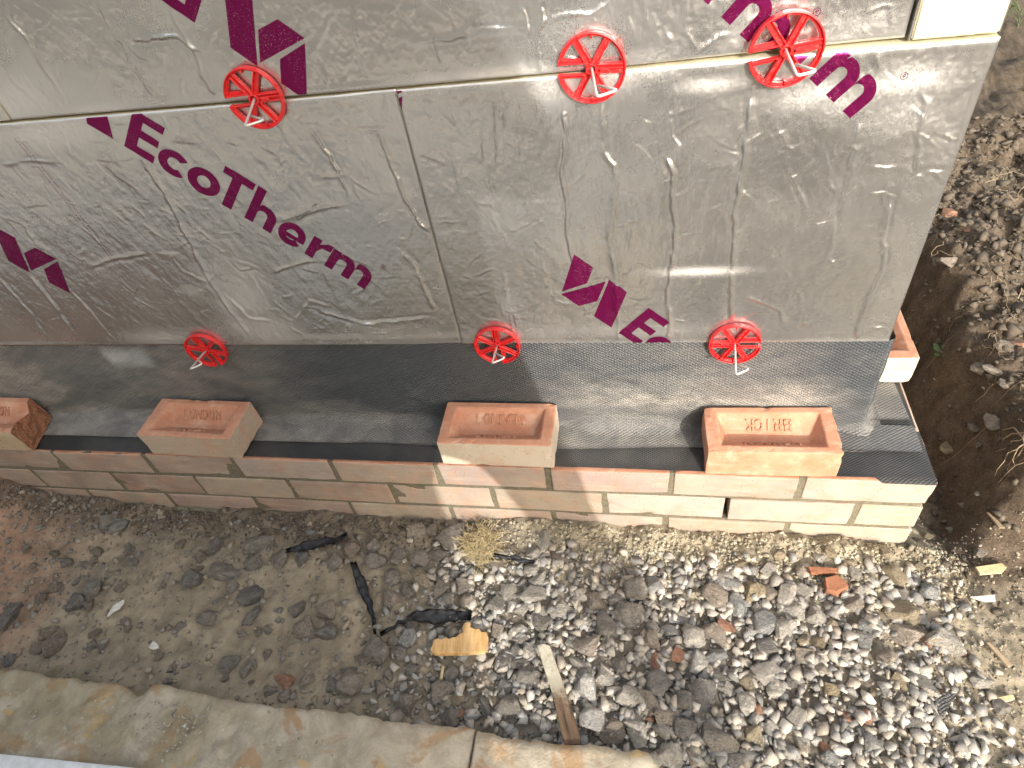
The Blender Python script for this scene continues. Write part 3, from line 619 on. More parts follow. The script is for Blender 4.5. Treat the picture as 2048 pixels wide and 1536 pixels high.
# upstand sheet: s runs down the wall, round the fold, out along the ledge; t runs along the wall and round the corner
TX = np.concatenate([np.arange(-2.25, -.118, .004), np.linspace(-.118, -.084, 14), np.arange(-.080, 1.2, .02)])   # arc length along wall
NS = 84
V = np.zeros((NS, len(TX), 3)); DU = np.zeros((NS, len(TX))); UV = np.zeros((NS, len(TX), 2))
sv = np.linspace(0, 1, NS)
for j, t in enumerate(TX):
    nb = float(near_brick(np.array(t))); rad = .008 + .020 * (1 - nb) * (1 + .5 * float(vn(t * 5, 2.)))
    yw = .1095; front = .043 + .006 * float(fbm(t * 5, 1.1, 3, 2)) + .012 * float(sstep(-.75, -.35, np.array(t)))
    top = .2262 - .003 * float(sstep(-1.1, -1.4, np.array(t))) + .0008 * float(vn(t * 60, 3.))
    corner = t > -.118
    L1 = top - rad - .0045; L2 = rad * math.pi / 2; L3 = max(yw - rad - front, .002)
    if t > -.1: L3 = .003
    tot = L1 + L2 + L3
    for i, q in enumerate(sv):
        s = q * tot
        if s < L1: off, z = 0., top - s
        elif s < L1 + L2: a = (s - L1) / rad; off, z = rad * (1 - math.cos(a)), .0045 + rad * (1 - math.sin(a))
        else: off, z = rad + (s - L1 - L2), .0045
        up = max(0., min(1., z / .2)); bul = (.006 * float(fbm(t * 7 + z * 3, z * 9, 3, 4)) + .004 * float(abs(fbm(t * 16 + z * 22, z * 5 - t * 3, 2, 6)))) * (1 - nb * .7) * math.sin(math.pi * min(1, up * 1.05)) if s < L1 else 0
        if s >= L1 + L2: z += max(0., .0010 * float(fbm(t * 30, off * 40, 2, 3))) + .0018 * float(sstep(tot - .006, tot, np.array(s)))
        # plan: along x, quarter round, then along +y
        rc = .010; tc = -.106
        if t < tc: px, py, nx_, ny_ = t, yw, 0., -1.
        elif t < tc + rc * math.pi / 2: a = (t - tc) / rc; px, py, nx_, ny_ = tc + rc * math.sin(a), yw + rc * (1 - math.cos(a)), math.sin(a), -math.cos(a)
        else: px, py, nx_, ny_ = tc + rc, yw + rc + (t - tc - rc * math.pi / 2), 1., 0.
        o = off + max(bul, -.001)
        V[i, j] = (px + nx_ * o, py + ny_ * o, z); UV[i, j] = (t, -s)
        DU[i, j] = s / max(tot, .01)
TT, SS = np.meshgrid(TX, sv)
mid = np.exp(-((SS - .56 + .06 * fbm(TT * 8, SS * 2, 3, 2)) / .17) ** 2) * (.75 + .8 * fbm(TT * 14, SS * 9, 4, 6)) * sstep(-.75, -.5, TT) * sstep(-.10, -.25, TT)
DU = .10 + .34 * sstep(-.9, -1.15, TT) + .16 * sstep(.2, .5, fbm(TT * 6, SS * 4, 4, 1) + .35) + .75 * mid + .45 * sstep(.68, .95, SS) + .55 * sstep(-1.35, -1.7, TT) * sstep(.0, .3, fbm(TT * 7 + SS * 3, SS * 2, 4, 3) + .22)
DU = DU - .55 * np.exp(-((TT + .98) / .25) ** 2) * sstep(.75, .55, SS) - .22 * sstep(-.22, -.12, TT) * sstep(.7, .5, SS)
DU = np.clip(DU + .22 * mid + .10 * sstep(.75, .95, SS) + .07 * fbm(TT * 9, SS * 8, 4, 5), .02, 1.2)
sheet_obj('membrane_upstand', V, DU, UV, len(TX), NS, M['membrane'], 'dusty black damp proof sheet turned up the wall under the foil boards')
# lap of that sheet running on past the corner, flat on the ledge
def flat_sheet(name, outline_fn, nx, ny, z, mat, label, dust, zfn=None):
    a, b = np.meshgrid(np.linspace(0, 1, nx), np.linspace(0, 1, ny)); P = outline_fn(a, b); Zz = z + (zfn(P[0], P[1]) if zfn else 0 * P[0])
    return sheet_obj(name, np.stack([P[0], P[1], Zz], -1), np.clip(dust + .25 * fbm(P[0] * 12, P[1] * 12, 4, 2), 0, 1.2), np.stack(P, -1), nx, ny, mat, label)
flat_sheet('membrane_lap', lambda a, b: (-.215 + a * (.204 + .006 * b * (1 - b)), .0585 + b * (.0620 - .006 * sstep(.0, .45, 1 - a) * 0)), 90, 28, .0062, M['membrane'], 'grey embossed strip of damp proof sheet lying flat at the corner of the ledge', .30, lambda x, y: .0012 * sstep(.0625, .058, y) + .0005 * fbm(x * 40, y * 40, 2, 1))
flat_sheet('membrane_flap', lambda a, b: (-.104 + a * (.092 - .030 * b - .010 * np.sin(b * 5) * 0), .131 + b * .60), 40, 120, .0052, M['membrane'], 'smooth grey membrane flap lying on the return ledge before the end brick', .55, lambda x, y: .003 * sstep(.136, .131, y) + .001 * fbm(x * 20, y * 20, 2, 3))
# black damp course strip bedded on the plinth, its joined return leg
def strip_front(a, b):
    x = -2.28 + a * 2.2775; return x, .0042 + .0010 * fbm(x * 12, 0 * x, 3, 2) - .008 * sstep(-.10, -.085, x) + b * (.118 - .0042)
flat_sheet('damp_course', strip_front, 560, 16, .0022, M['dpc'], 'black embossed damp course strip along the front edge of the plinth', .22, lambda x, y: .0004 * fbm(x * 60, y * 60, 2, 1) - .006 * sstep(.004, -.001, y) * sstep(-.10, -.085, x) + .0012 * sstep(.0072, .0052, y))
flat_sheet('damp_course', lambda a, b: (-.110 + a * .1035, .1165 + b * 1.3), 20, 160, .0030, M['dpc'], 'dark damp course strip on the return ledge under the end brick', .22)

# ------------------------------------------------------------------ loose bricks with frogs
def frog_brick(name, seed, inv=False, cut=None):
    L, W, H = .218, .1035, .066; bm = bmesh.new()
    r = random.Random(seed)
    rx, ry = .0215, .0135; fx, fy, dp = .040, .0465, .030
    x, y = L / 2, W / 2
    def q(*c): return bm.verts.new(c)
    bot = [q(-x, -y, 0), q(x, -y, 0), q(x, y, 0), q(-x, y, 0)]; top = [q(-x, -y, H), q(x, -y, H), q(x, y, H), q(-x, y, H)]
    rim = [q(-x + rx, -y + ry, H), q(x - rx, -y + ry, H), q(x - rx, y - ry, H), q(-x + rx, y - ry, H)]
    flo = [q(-x + fx, -y + fy, H - dp), q(x - fx, -y + fy, H - dp), q(x - fx, y - fy, H - dp), q(-x + fx, y - fy, H - dp)]
    bm.faces.new(bot[::-1]); bm.faces.new(flo)
    for i in range(4):
        k = (i + 1) % 4
        bm.faces.new((bot[i], bot[k], top[k], top[i])); bm.faces.new((top[i], top[k], rim[k], rim[i])); bm.faces.new((rim[i], rim[k], flo[k], flo[i]))
    for v in bm.verts: v.co += Vector((r.uniform(-1, 1), r.uniform(-1, 1), r.uniform(-1, 1))) * .0011
    bmesh.ops.bevel(bm, geom=list(bm.edges), offset=.0022, segments=2, affect='EDGES', profile=.5)
    if cut:
        for co, no in cut:
            g = bm.verts[:] + bm.edges[:] + bm.faces[:]
            res = bmesh.ops.bisect_plane(bm, geom=g, plane_co=co, plane_no=no, clear_outer=True)
            ed = [e for e in res['geom_cut'] if isinstance(e, bmesh.types.BMEdge)]
            fl = bmesh.ops.triangle_fill(bm, edges=ed, use_beauty=True)['geom'] if ed else []
            for f in fl:
                if isinstance(f, bmesh.types.BMFace): f.material_index = 2
    bm.normal_update()
    for f in bm.faces:
        if f.material_index == 2: continue
        c_ = f.calc_center_median(); inside = abs(c_.x) < x - .004 and abs(c_.y) < y - .004
        f.material_index = 1 if (c_.z > H - .0012 or (inside and c_.z > .01)) else 0
    bmesh.ops.subdivide_edges(bm, edges=[e for e in bm.edges if e.calc_length() > .03], cuts=4, use_grid_fill=True)
    for _ in range(2): bmesh.ops.subdivide_edges(bm, edges=[e for e in bm.edges if e.calc_length() > .0135], cuts=1, use_grid_fill=True)
    bm.normal_update()
    for v in bm.verts:
        out = sum((abs(abs(v.co.x) - x) < .004, abs(abs(v.co.y) - y) < .004, min(abs(v.co.z), abs(v.co.z - H)) < .004)); q_ = float(fbm(v.co.x * 38 + seed * 5, v.co.y * 42 + v.co.z * 33, 3, seed))
        v.co += v.normal * (.0008 * q_ - (.010 * max(0, q_ - .19) if out > 1 else 0))
    if cut:
        fr = [f for f in bm.faces if f.material_index == 2]; bmesh.ops.triangulate(bm, faces=fr)
        for _ in range(3):
            fr = [f for f in bm.faces if f.material_index == 2]; ed = {e for f in fr for e in f.edges if e.calc_length() > .006}
            bmesh.ops.subdivide_edges(bm, edges=list(ed), cuts=1); bmesh.ops.triangulate(bm, faces=[f for f in bm.faces if f.material_index == 2])
        for v in bm.verts:
            if v.link_faces and all(f.material_index == 2 for f in v.link_faces): n_ = float(fbm(v.co.y * 60, v.co.z * 60, 3, 2)); v.co.x += .010 * n_ + r.uniform(-.0012, .0012)
    return bm
def slope_text(txt, side, L=.218, W=.1035, H=.066):
    """raised letters on a long slope of the frog; side +1 back, -1 front"""
    y0, z0 = (W / 2 - .0135) * side, H; y1, z1 = (W / 2 - .0465) * side, H - .030
    up = Vector((0, y0 - y1, z0 - z1)).normalized() * (1 if side > 0 else 1); al = Vector((1, 0, 0))
    if side < 0: up = -up
    nrm = al.cross(up).normalized(); c_ = Vector((0, (y0 + y1) / 2, (z0 + z1) / 2)); hh, adv = .0175, .0158
    polys = stroke_text(txt, (-adv * len(txt) / 2 + .002, -hh / 2), (0, 1), adv, hh, .0027); bm = bmesh.new()
    for p in polys:
        lo = [bm.verts.new(c_ + al * a + up * b - nrm * .0006) for a, b in p]; hi = [bm.verts.new(c_ + al * a * 1 + up * b + nrm * .0028) for a, b in p]
        bm.faces.new(hi)
        for i in range(4): bm.faces.new((lo[i], lo[(i + 1) % 4], hi[(i + 1) % 4], hi[i]))
    return bm
def loose_brick(x, y, z, rot, label, seed, facecol, turn=False, cut=None, facemat='buff', word=True):
    root = empty('loose_brick', (x, y, z), label, 'brick', None, (0, 0, rot + (math.pi if turn else 0)))
    root['group'] = 'loose bricks resting on the ledge'
    b = from_bm('brick_body', frog_brick('b', seed, cut=cut), [M[facemat], M['terra'], M['terra_raw'] if 'terra_raw' in M else M['terra']], root); b.color = (*facecol, 1)
    if word:
        for tx, sd in (('LONDON', 1), ('BRICK', -1)):
            if cut and sd < 0: continue
            o = from_bm('raised_lettering', slope_text(tx if not cut else 'LON', sd), M['terra'], root)
    return root
M['terra_raw'] = m_simple('fired_clay', (.50, .235, .13), .95, nscale=240, bump=.004, col2=(.34, .135, .07), bs=1.0)
ZL = .0068
loose_brick(-.2715, .0487, ZL, .022, 'orange loose brick with its word upside down, nearest the right end of the ledge', 4, (.58, .315, .19), True, facemat='terra')
loose_brick(-.7605, .0500, ZL, -.004, 'loose brick with cream sides crossed by the lit stripe, third along the ledge', 3, (.58, .50, .40))
loose_brick(-1.4105, .0475, ZL, -.024, 'loose brick in the shade with dull pinkish sides, right of the broken brick', 2, (.42, .33, .255))
loose_brick(-1.9290, .0465, ZL, .0, 'broken loose brick with a rough snapped end at the left edge of the photo', 1, (.47, .36, .22), cut=[(Vector((.085, 0, .033)), Vector((1, .30, .18)).normalized())])
loose_brick(-.0425, .3360, ZL, R(90), 'pale loose brick on the return ledge, half hidden behind the foil corner', 5, (.66, .59, .44))

# ------------------------------------------------------------------ red retaining discs and wall ties
def disc_parts():
    out = {}
    Ro, Ri, D = .0412, .0362, .0085
    bm = bmesh.new(); n = 60; gapa = math.asin(.0056 / Ro)
    A = np.linspace(gapa, 2 * math.pi - gapa, n); prev = None
    for a in A:
        c_, s_ = math.cos(a), math.sin(a); ring = [bm.verts.new((c_ * r, y, s_ * r)) for r, y in ((Ro, 0), (Ro, -D), (Ro - .0018, -D - .0006), (Ri + .0026, -D * .55), (Ri, -D * .55), (Ri, 0))]
        if prev:
            for k in range(6): bm.faces.new((prev[k], prev[(k + 1) % 6], ring[(k + 1) % 6], ring[k]))
        else: bm.faces.new(ring[::-1])
        prev = ring
    bm.faces.new(prev)
    for a in (90, 270):
        bm_box(bm, (math.cos(R(a)) * .0375, -D * .55, math.sin(R(a)) * .0375), (.0022, .007, .0070), Matrix.Rotation(-R(a) + R(90), 3, 'Y'))
    out['rim'] = bm
    sp = bmesh.new(); bm_box(sp, (.0215, -.0022, 0), (.033, .0016, .0082))
    for z in (-.0032, .0032): bm_box(sp, (.0215, -.0046, z), (.033, .0052, .0014))
    out['spoke'] = sp
    wd = bmesh.new(); bm_box(wd, (.0225, -.0022, 0), (.031, .0016, .0120))
    for z in (-.0048, .0048, .0006): bm_box(wd, (.0225, -.0050, z), (.031, .0056, .0015))
    bm_box(wd, (.016, -.0065, -.0015), (.012, .003, .004)); out['wide_spoke'] = wd
    sl_ = bmesh.new()
    for z in (-.0066, .0066): bm_box(sl_, (.0235, -.0042, z), (.030, .0064, .0020)); bm_box(sl_, (.0235, -.0016, z * 1.35), (.030, .0014, .0052))
    out['slot_spoke'] = sl_
    hb = bmesh.new()
    for k in range(8):
        a = k * math.pi / 4; bm_box(hb, (math.cos(a) * .0058, -.0052, math.sin(a) * .0058), (.0021, .0078, .0049), Matrix.Rotation(-a, 3, 'Y'))
    bm_box(hb, (0, -.0015, 0), (.0125, .0015, .0125)); out['hub'] = hb
    res = {}
    for k, b in out.items():
        bmesh.ops.remove_doubles(b, verts=b.verts, dist=1e-6); b.normal_update(); me = bpy.data.meshes.new(k); bmesh.ops.bevel(b, geom=[e for e in b.edges if e.is_manifold and e.calc_face_angle(0) > .9], offset=.00035, segments=1, affect='EDGES'); b.to_mesh(me); b.free(); me.materials.append(M['red']); res[k] = me
    return res
DP = disc_parts()
def disc(hub, slot, tilt, label, tie):
    """slot = direction of the open slot, degrees in the wall plane; tie = far corner, side corner and return point of the wire triangle"""
    root = empty('retaining_disc', hub, label, 'insulation disc', 'red discs clipping the insulation boards')
    def put(nm, me, ang):
        o = bpy.data.objects.new(nm, me); link(o, root); o.rotation_euler = (tilt[0], -R(ang), tilt[1]); return o
    put('rim', DP['rim'], slot); put('hub', DP['hub'], slot); put('slot_spoke', DP['slot_spoke'], slot); put('wide_spoke', DP['wide_spoke'], slot + 180)
    for a in (60, 120, 240, 300): put('spoke', DP['spoke'], slot + a)
    A, B, C_ = [Vector(p) - Vector(hub) for p in tie]; bm = bmesh.new()
    start = Vector((.0, .03, .0)); tube(bm, arcpts([start, Vector((0, -.004, 0)), A, B, C_], .006, 6), .0017, 8)
    from_bm('wall_tie', bm, M['wire'], root, True)
def tie(a, b, c_): return [onY(*a, BOARD_Y - .088), onY(*b, BOARD_Y - .074), onY(*c_, BOARD_Y - .050)]
YH = BOARD_Y - .0035
disc(onY(508, 198, BOARD_Y - .01) * [1, 0, 1] + [0, YH, 0], 182, (0, 0), 'red disc on the board joint above the big printed word, left of the row', tie((490, 253), (528, 240), (500, 231)))
disc(onY(1183, 138, BOARD_Y - .01) * [1, 0, 1] + [0, YH, 0], 178, (.03, 0), 'red disc on the board joint in bare foil, middle of the upper row', tie((1194, 194), (1236, 180), (1196, 171)))
disc(onY(1572, 102, BOARD_Y - .01) * [1, 0, 1] + [0, YH + .001, 0], 186, (.02, .06), 'red disc covering part of the purple letters at the upper right', tie((1594, 152), (1634, 142), (1591, 129)))
disc(onY(411, 703, BOARD_Y - .01) * [1, 0, 1] + [0, YH + .001, 0], 282, (.0, .05), 'red disc over the black membrane above the shaded loose brick', tie((380, 739), (404, 728), (395, 717)))
disc(onY(994, 693, BOARD_Y - .01) * [1, 0, 1] + [0, YH, 0], 268, (.0, .0), 'red disc under the vertical board joint above the cream sided brick', tie((984, 727), (1010, 716), (992, 707)))
disc(onY(1470, 689, BOARD_Y - .01) * [1, 0, 1] + [0, YH - .001, 0], 2, (.0, -.03), 'red disc over the sunlit membrane above the orange brick', tie((1472, 750), (1499, 738), (1467, 727)))

# ------------------------------------------------------------------ stones
def hull_points(r, n, flat=1.0):
    bm = bmesh.new()
    for k in range(n):
        d = Vector((r.gauss(0, 1), r.gauss(0, 1), r.gauss(0, 1))).normalized(); p = 2.6
        m = (abs(d.x) ** p + abs(d.y) ** p + abs(d.z) ** p) ** (1 / p); d /= m; bm.verts.new(d * r.uniform(.82, 1.0))
    bmesh.ops.convex_hull(bm, input=bm.verts[:]); bmesh.ops.delete(bm, geom=[v for v in bm.verts if not v.link_faces], context='VERTS')
    bmesh.ops.dissolve_limit(bm, angle_limit=R(16), verts=bm.verts[:], edges=bm.edges[:]); return bm
def stone_mesh(seed):
    r = random.Random(seed); bm = hull_points(r, r.randint(11, 17))
    bmesh.ops.bevel(bm, geom=bm.edges[:], offset=.055, segments=1, affect='EDGES', clamp_overlap=True); bmesh.ops.triangulate(bm, faces=bm.faces[:])
    bmesh.ops.subdivide_edges(bm, edges=[e for e in bm.edges if e.calc_length() > .28], cuts=1); bmesh.ops.triangulate(bm, faces=bm.faces[:])
    for v in bm.verts: v.co += v.co.normalized() * .055 * float(fbm(v.co.x * 2.4 + seed, v.co.y * 2.4 + v.co.z * 2, 3, seed))
    me = bpy.data.meshes.new('stone'); bm.to_mesh(me); bm.free()
    co = np.empty(len(me.vertices) * 3); me.vertices.foreach_get('co', co); co = co.reshape(-1, 3); co -= (co.max(0) + co.min(0)) / 2; co /= np.abs(co).max(0); me.vertices.foreach_set('co', co.ravel())
    me.materials.append(M['stone']); me.polygons.foreach_set('use_smooth', [True] * len(me.polygons)); me.set_sharp_from_angle(angle=R(19)); return me
SM = [stone_mesh(100 + i) for i in range(26)]
TONE = {'g': (.30, .275, .24), 'd': (.195, .19, .18), 'p': (.56, .52, .45), 'o': (.56, .25, .14), 'k': (.42, .345, .275), 'y': (.44, .345, .20), 'b': (.36, .375, .37), 'w': (.70, .67, .61), 'n': (.29, .225, .165)}
# photo pixel of the middle, long side and short side in pixels, lean, tone
ST = """1190,1206,36,34,0,k 1172,1379,54,46,10,w 1186,1441,56,48,0,w 1165,1338,64,34,25,p 1179,1297,60,34,-20,k 1123,1223,48,32,-10,p 1085,1250,40,34,0,g 1075,1227,42,22,-25,p 1080,1164,40,24,-30,p
1019,1209,40,18,-70,p 1017,1185,40,24,-60,p 1066,1140,38,24,-45,p 1067,1190,54,28,-10,p 1043,1216,36,26,0,p 1034,1263,44,24,-25,p 1043,1279,32,20,10,p 1088,1084,56,34,75,p 1067,1108,36,30,0,p 1125,1120,46,20,10,k 1090,1129,38,26,-60,p
1260,1232,62,44,10,g 1216,1255,50,46,0,g 1272,1181,46,38,0,g 1233,1199,38,32,0,g 1307,1169,34,32,0,b 1429,1195,54,38,35,k 1458,1173,40,24,0,b 1481,1216,64,36,80,b 1361,1239,46,22,5,b 1341,1262,38,18,0,b 1303,1283,38,36,0,k 1387,1276,44,38,70,p
1429,1276,50,38,75,k 1451,1251,34,26,0,o 1305,1321,50,24,65,o 1354,1311,28,26,0,o 1338,1297,30,28,0,g 1238,1328,42,28,-70,g 1314,1370,50,46,60,d 1298,1407,60,42,0,k 1336,1433,58,38,-50,k 1411,1394,56,50,70,d 1369,1405,42,36,20,d 1439,1483,72,54,0,g
1369,1461,50,36,0,d 1343,1513,48,42,0,p 1469,1527,62,36,0,d 1280,1471,44,34,60,p 1266,1450,44,30,0,p 1225,1464,52,44,0,n 1301,1441,26,22,0,o 1057,1361,58,46,-10,g 1020,1415,54,44,0,g 975,1415,52,22,55,d 1010,1377,32,28,0,d 1041,1330,38,22,0,g
1010,1321,38,30,70,g 1031,1304,28,22,60,d 1057,1307,32,24,60,p 1260,1401,46,40,40,p 1211,1352,38,34,0,p 1445,1349,62,26,-15,g 1455,1382,36,26,60,p 1493,1373,32,26,0,y 1396,1325,46,40,70,w 1434,1318,42,30,0,b 1416,1338,26,18,70,k 1378,1352,32,30,0,d
933,1206,32,30,0,k 931,1174,36,32,60,g 994,1209,30,28,0,g 788,1197,46,38,30,k 846,1158,44,28,5,y 818,1184,38,26,30,d 786,1156,36,28,60,g 879,1179,34,26,60,g 896,1202,28,22,80,b 818,1275,40,36,0,b 798,1309,40,26,0,g 755,1302,58,44,70,g 823,1338,32,24,0,d
702,1368,52,42,-10,k 760,1378,36,24,75,k 813,1408,46,42,40,k 700,1342,38,18,-10,d 800,1378,30,24,0,k 902,1352,32,28,0,g 886,1388,44,40,0,g 941,1372,30,24,70,g 916,1402,34,24,15,y 899,1435,46,40,0,g 926,1430,20,18,0,o 906,1259,42,28,70,k 957,1251,30,26,0,w
997,1265,28,26,0,k 866,1295,24,22,0,b 387,1163,38,34,0,d 458,1148,54,26,-5,g 503,1192,52,38,-45,d 503,1237,50,22,-60,d 465,1174,24,22,0,g 654,1226,38,32,60,k 611,1265,50,36,40,k 657,1262,44,30,0,d 594,1219,38,28,-20,d 418,1239,42,30,0,g 362,1255,24,20,-40,g
189,1179,38,34,0,g 153,1204,36,34,-40,d 179,1211,28,24,0,n 116,1179,38,20,-60,n 13,1242,42,34,0,d 27,1224,34,28,0,d 80,1299,34,22,-20,n 113,1289,56,30,-60,n 100,1269,32,24,-20,n 461,1332,44,34,-10,g 495,1342,30,24,60,g 216,1045,36,32,0,g 239,1054,38,28,-30,b
432,1095,30,34,0,d 521,1095,58,36,0,g 561,1119,38,34,0,g 511,1128,36,30,0,d 604,1119,30,28,0,d 441,1142,50,32,-10,g 671,1125,36,30,-60,g 315,1055,24,18,-60,n 834,1067,38,34,-60,k 863,1066,28,24,70,k 909,1079,52,48,60,g 800,1115,40,30,-30,g 839,1122,38,34,60,g
876,1112,44,26,20,g 753,1125,46,28,0,g 703,1102,32,26,0,n 1575,1200,50,42,60,p 1607,1188,36,28,20,p 1506,1185,50,38,80,y 1540,1190,34,32,0,k 1536,1144,32,26,0,p 1785,1156,44,36,10,y 1857,1181,40,36,0,b 1798,1191,32,28,0,g 1751,1160,28,26,0,y 1703,1207,36,34,0,k
1800,1223,66,36,-15,y 1528,1250,48,44,60,b 1572,1262,42,36,0,p 1585,1230,42,30,-30,p 1635,1237,40,34,20,p 1743,1254,54,26,-5,b 1800,1270,74,40,25,k 1818,1243,38,22,-20,y 1886,1294,58,48,60,p 1852,1284,28,16,55,o 1928,1311,28,11,0,o 1528,1341,56,36,-45,p 1531,1294,40,30,-20,d
1494,1408,44,36,70,p 1516,1425,26,24,0,o 1436,1431,24,22,0,k 1548,1378,36,32,60,p 1593,1438,40,34,0,p 1568,1401,42,14,80,b 1639,1337,28,26,0,k 1607,1284,28,24,60,y 1639,1287,28,24,0,y 1729,1287,32,30,0,b 1682,1317,38,26,-20,p 1773,1317,32,28,0,k 1844,1369,48,44,0,p
1745,1386,22,20,0,y 1771,1383,22,20,0,b 1820,1442,44,32,-40,d 1693,1435,26,24,0,o 1735,1435,26,24,0,o 1740,1489,42,36,-30,b 1509,1479,48,30,70,y 1541,1458,28,24,0,p 1602,1482,48,24,70,k 1659,1522,34,30,0,b 1592,1509,30,20,0,k 1649,1497,20,18,0,o 1877,1386,24,10,0,o
1965,1364,50,22,-15,p 2002,1415,36,28,0,g 1840,1240,30,24,0,p 1897,893,38,22,8,y 1915,870,36,16,20,k 1905,850,32,24,-30,n 1898,432,30,24,10,o 1905,505,40,24,-5,k 1935,462,14,10,0,o 2030,690,34,16,0,o 2012,770,28,18,0,k 1960,1108,24,18,0,k 1925,1010,18,14,0,g 1955,990,14,10,0,p
2005,820,40,34,0,k 1985,795,30,24,0,n 1945,805,26,20,0,n 1900,1060,16,14,0,p 1855,1075,20,16,0,y 1700,1130,28,18,0,y 1640,1120,26,20,0,p 1660,1105,24,20,0,y 1560,1110,26,20,0,y 1480,1130,24,20,0,y 1770,1110,26,20,0,y 1720,1185,26,20,0,p 1880,1450,20,14,0,p"""
SPEC = {(1172, 1379): 'pale whitish stone beside the upper middle of the timber lath', (1186, 1441): 'whitish striped stone right of the dark end of the timber lath', (654, 1226): 'pinkish blocky stone alone on the bare mud right of the slate pieces',
    (957, 1251): 'small white stone just above the torn wood offcut', (846, 1158): 'yellowish flat stone above the curled black plastic strip', (909, 1079): 'large grey stone against the plinth left of the dry root clump', (1260, 1232): 'broad flat grey stone in the shade right of the pale heap',
    (1439, 1483): 'largest dark slab of stone at the bottom of the gravel heap', (1190, 1206): 'rounded brown pebble in the shadow band on the gravel', (1481, 1216): 'upright blue grey stone in the sun at the top of the gravel', (1857, 1181): 'pale blue stone at the sandy edge right of the gravel',
    (1886, 1294): 'knobbly pale stone standing on the sand right of the gravel heap', (1800, 1270): 'long brown grey stone at the right edge of the gravel heap', (1800, 1223): 'sandy yellow flat stone at the upper right of the gravel heap', (1844, 1369): 'rounded pale stone above the triangular plastic scrap',
    (788, 1197): 'pinkish triangular stone on the mud beside the torn black strip', (818, 1275): 'blue grey block under the curled black plastic strip', (1897, 893): 'smooth tan stone on dark soil right of the ledge corner', (1898, 432): 'orange stone on the bank edge beside the foil corner', (1905, 505): 'flat brown stone on the bank lip over the dark trench',
    (2030, 690): 'orange brick piece on the bank at the right edge of the photo', (1305, 1321): 'long terracotta splinter leaning in the shaded gravel', (571, 1362): 'terracotta chip above the stone kerb on the mud', (1088, 1084): 'pale upright stone touching the plinth right of the root clump', (1298, 1407): 'brown triangular stone right of the whitish striped stone',
    (1179, 1297): 'brown stone with a white vein near the top of the timber lath', (755, 1302): 'grey stone sunk almost level with the mud under the black strip', (1965, 1364): 'pale curved stone on bare soil at the far right', (13, 1242): 'dark stone cut by the left edge of the photo', (1361, 1239): 'shiny blue slate chip below the mortar crumbs'}
PX = []
def px_to_world_scale(p): return np.dot(p - CAM, CF) / FPX
MARK = [(966, 1100, 'the dry root clump'), (920, 1290, 'the torn wood offcut'), (1084, 1312, 'the pale end of the timber lath'), (1138, 1455, 'the dark end of the timber lath'), (640, 1094, 'the black strip under the plinth'), (730, 1195, 'the long black strip'), (850, 1242, 'the curled black strip'),
    (1653, 1149, 'the flat terracotta sliver'), (1885, 1410, 'the triangular membrane scrap'), (1886, 1294, 'the knobbly pale stone'), (1305, 1321, 'the terracotta splinter'), (1190, 1206, 'the round brown pebble'), (1260, 1232, 'the broad flat grey stone'), (1439, 1483, 'the largest dark slab'), (236, 1221, 'the white plastic splinter'),
    (314, 1295, 'the white pottery chip'), (571, 1362, 'the terracotta chip above the kerb'), (654, 1226, 'the pinkish blocky stone'), (1481, 1216, 'the upright blue grey stone'), (1857, 1181, 'the pale blue stone'), (1800, 1270, 'the long brown grey stone'), (1975, 1143, 'the split wood piece'), (1990, 940, 'the bare roots'), (1440, 1015, 'the open weep gap'),
    (1820, 1085, 'the plinth corner'), (90, 1010, 'the left end of the plinth'), (1172, 1379, 'the whitish stone by the lath'), (755, 1302, 'the stone sunk in the mud'), (220, 1050, 'the stones under the shaded plinth'), (1640, 1510, 'the bottom edge of the photo'), (40, 1240, 'the left edge of the photo'), (450, 1385, 'the mossy kerb'), (1690, 1330, 'the middle of the sunlit gravel')]
def stone_label(u, v, t, a=30, b=25):
    if (u, v) in SPEC: return SPEC[(u, v)], None
    nm = {'g': 'grey', 'd': 'dark grey', 'p': 'pale', 'k': 'brownish', 'y': 'sandy yellow', 'b': 'blue grey', 'w': 'whitish', 'n': 'mud brown', 'o': 'terracotta'}[t]
    size = 'small' if a < 26 else 'large' if a > 42 else 'middling'; shp = 'long' if a > 1.55 * b else 'angular' if a > 1.15 * b else 'chunky'
    m = min(MARK, key=lambda q: (q[0] - u) ** 2 + (q[1] - v) ** 2 + (1e9 if abs(q[0] - u) + abs(q[1] - v) < 4 else 0)); dx, dy = u - m[0], v - m[1]
    d = math.hypot(dx, dy); far = 'close ' if d < 45 else '' if d < 95 else 'further '
    rel = ('right of' if dx > 0 else 'left of') if abs(dx) > abs(dy) * 1.0 else ('below' if dy > 0 else 'above')
    return f'{size} {shp} {nm} stone {far}{rel} {m[2]}', f'{size} {shp} {nm} stones {far}{rel} {m[2]}'
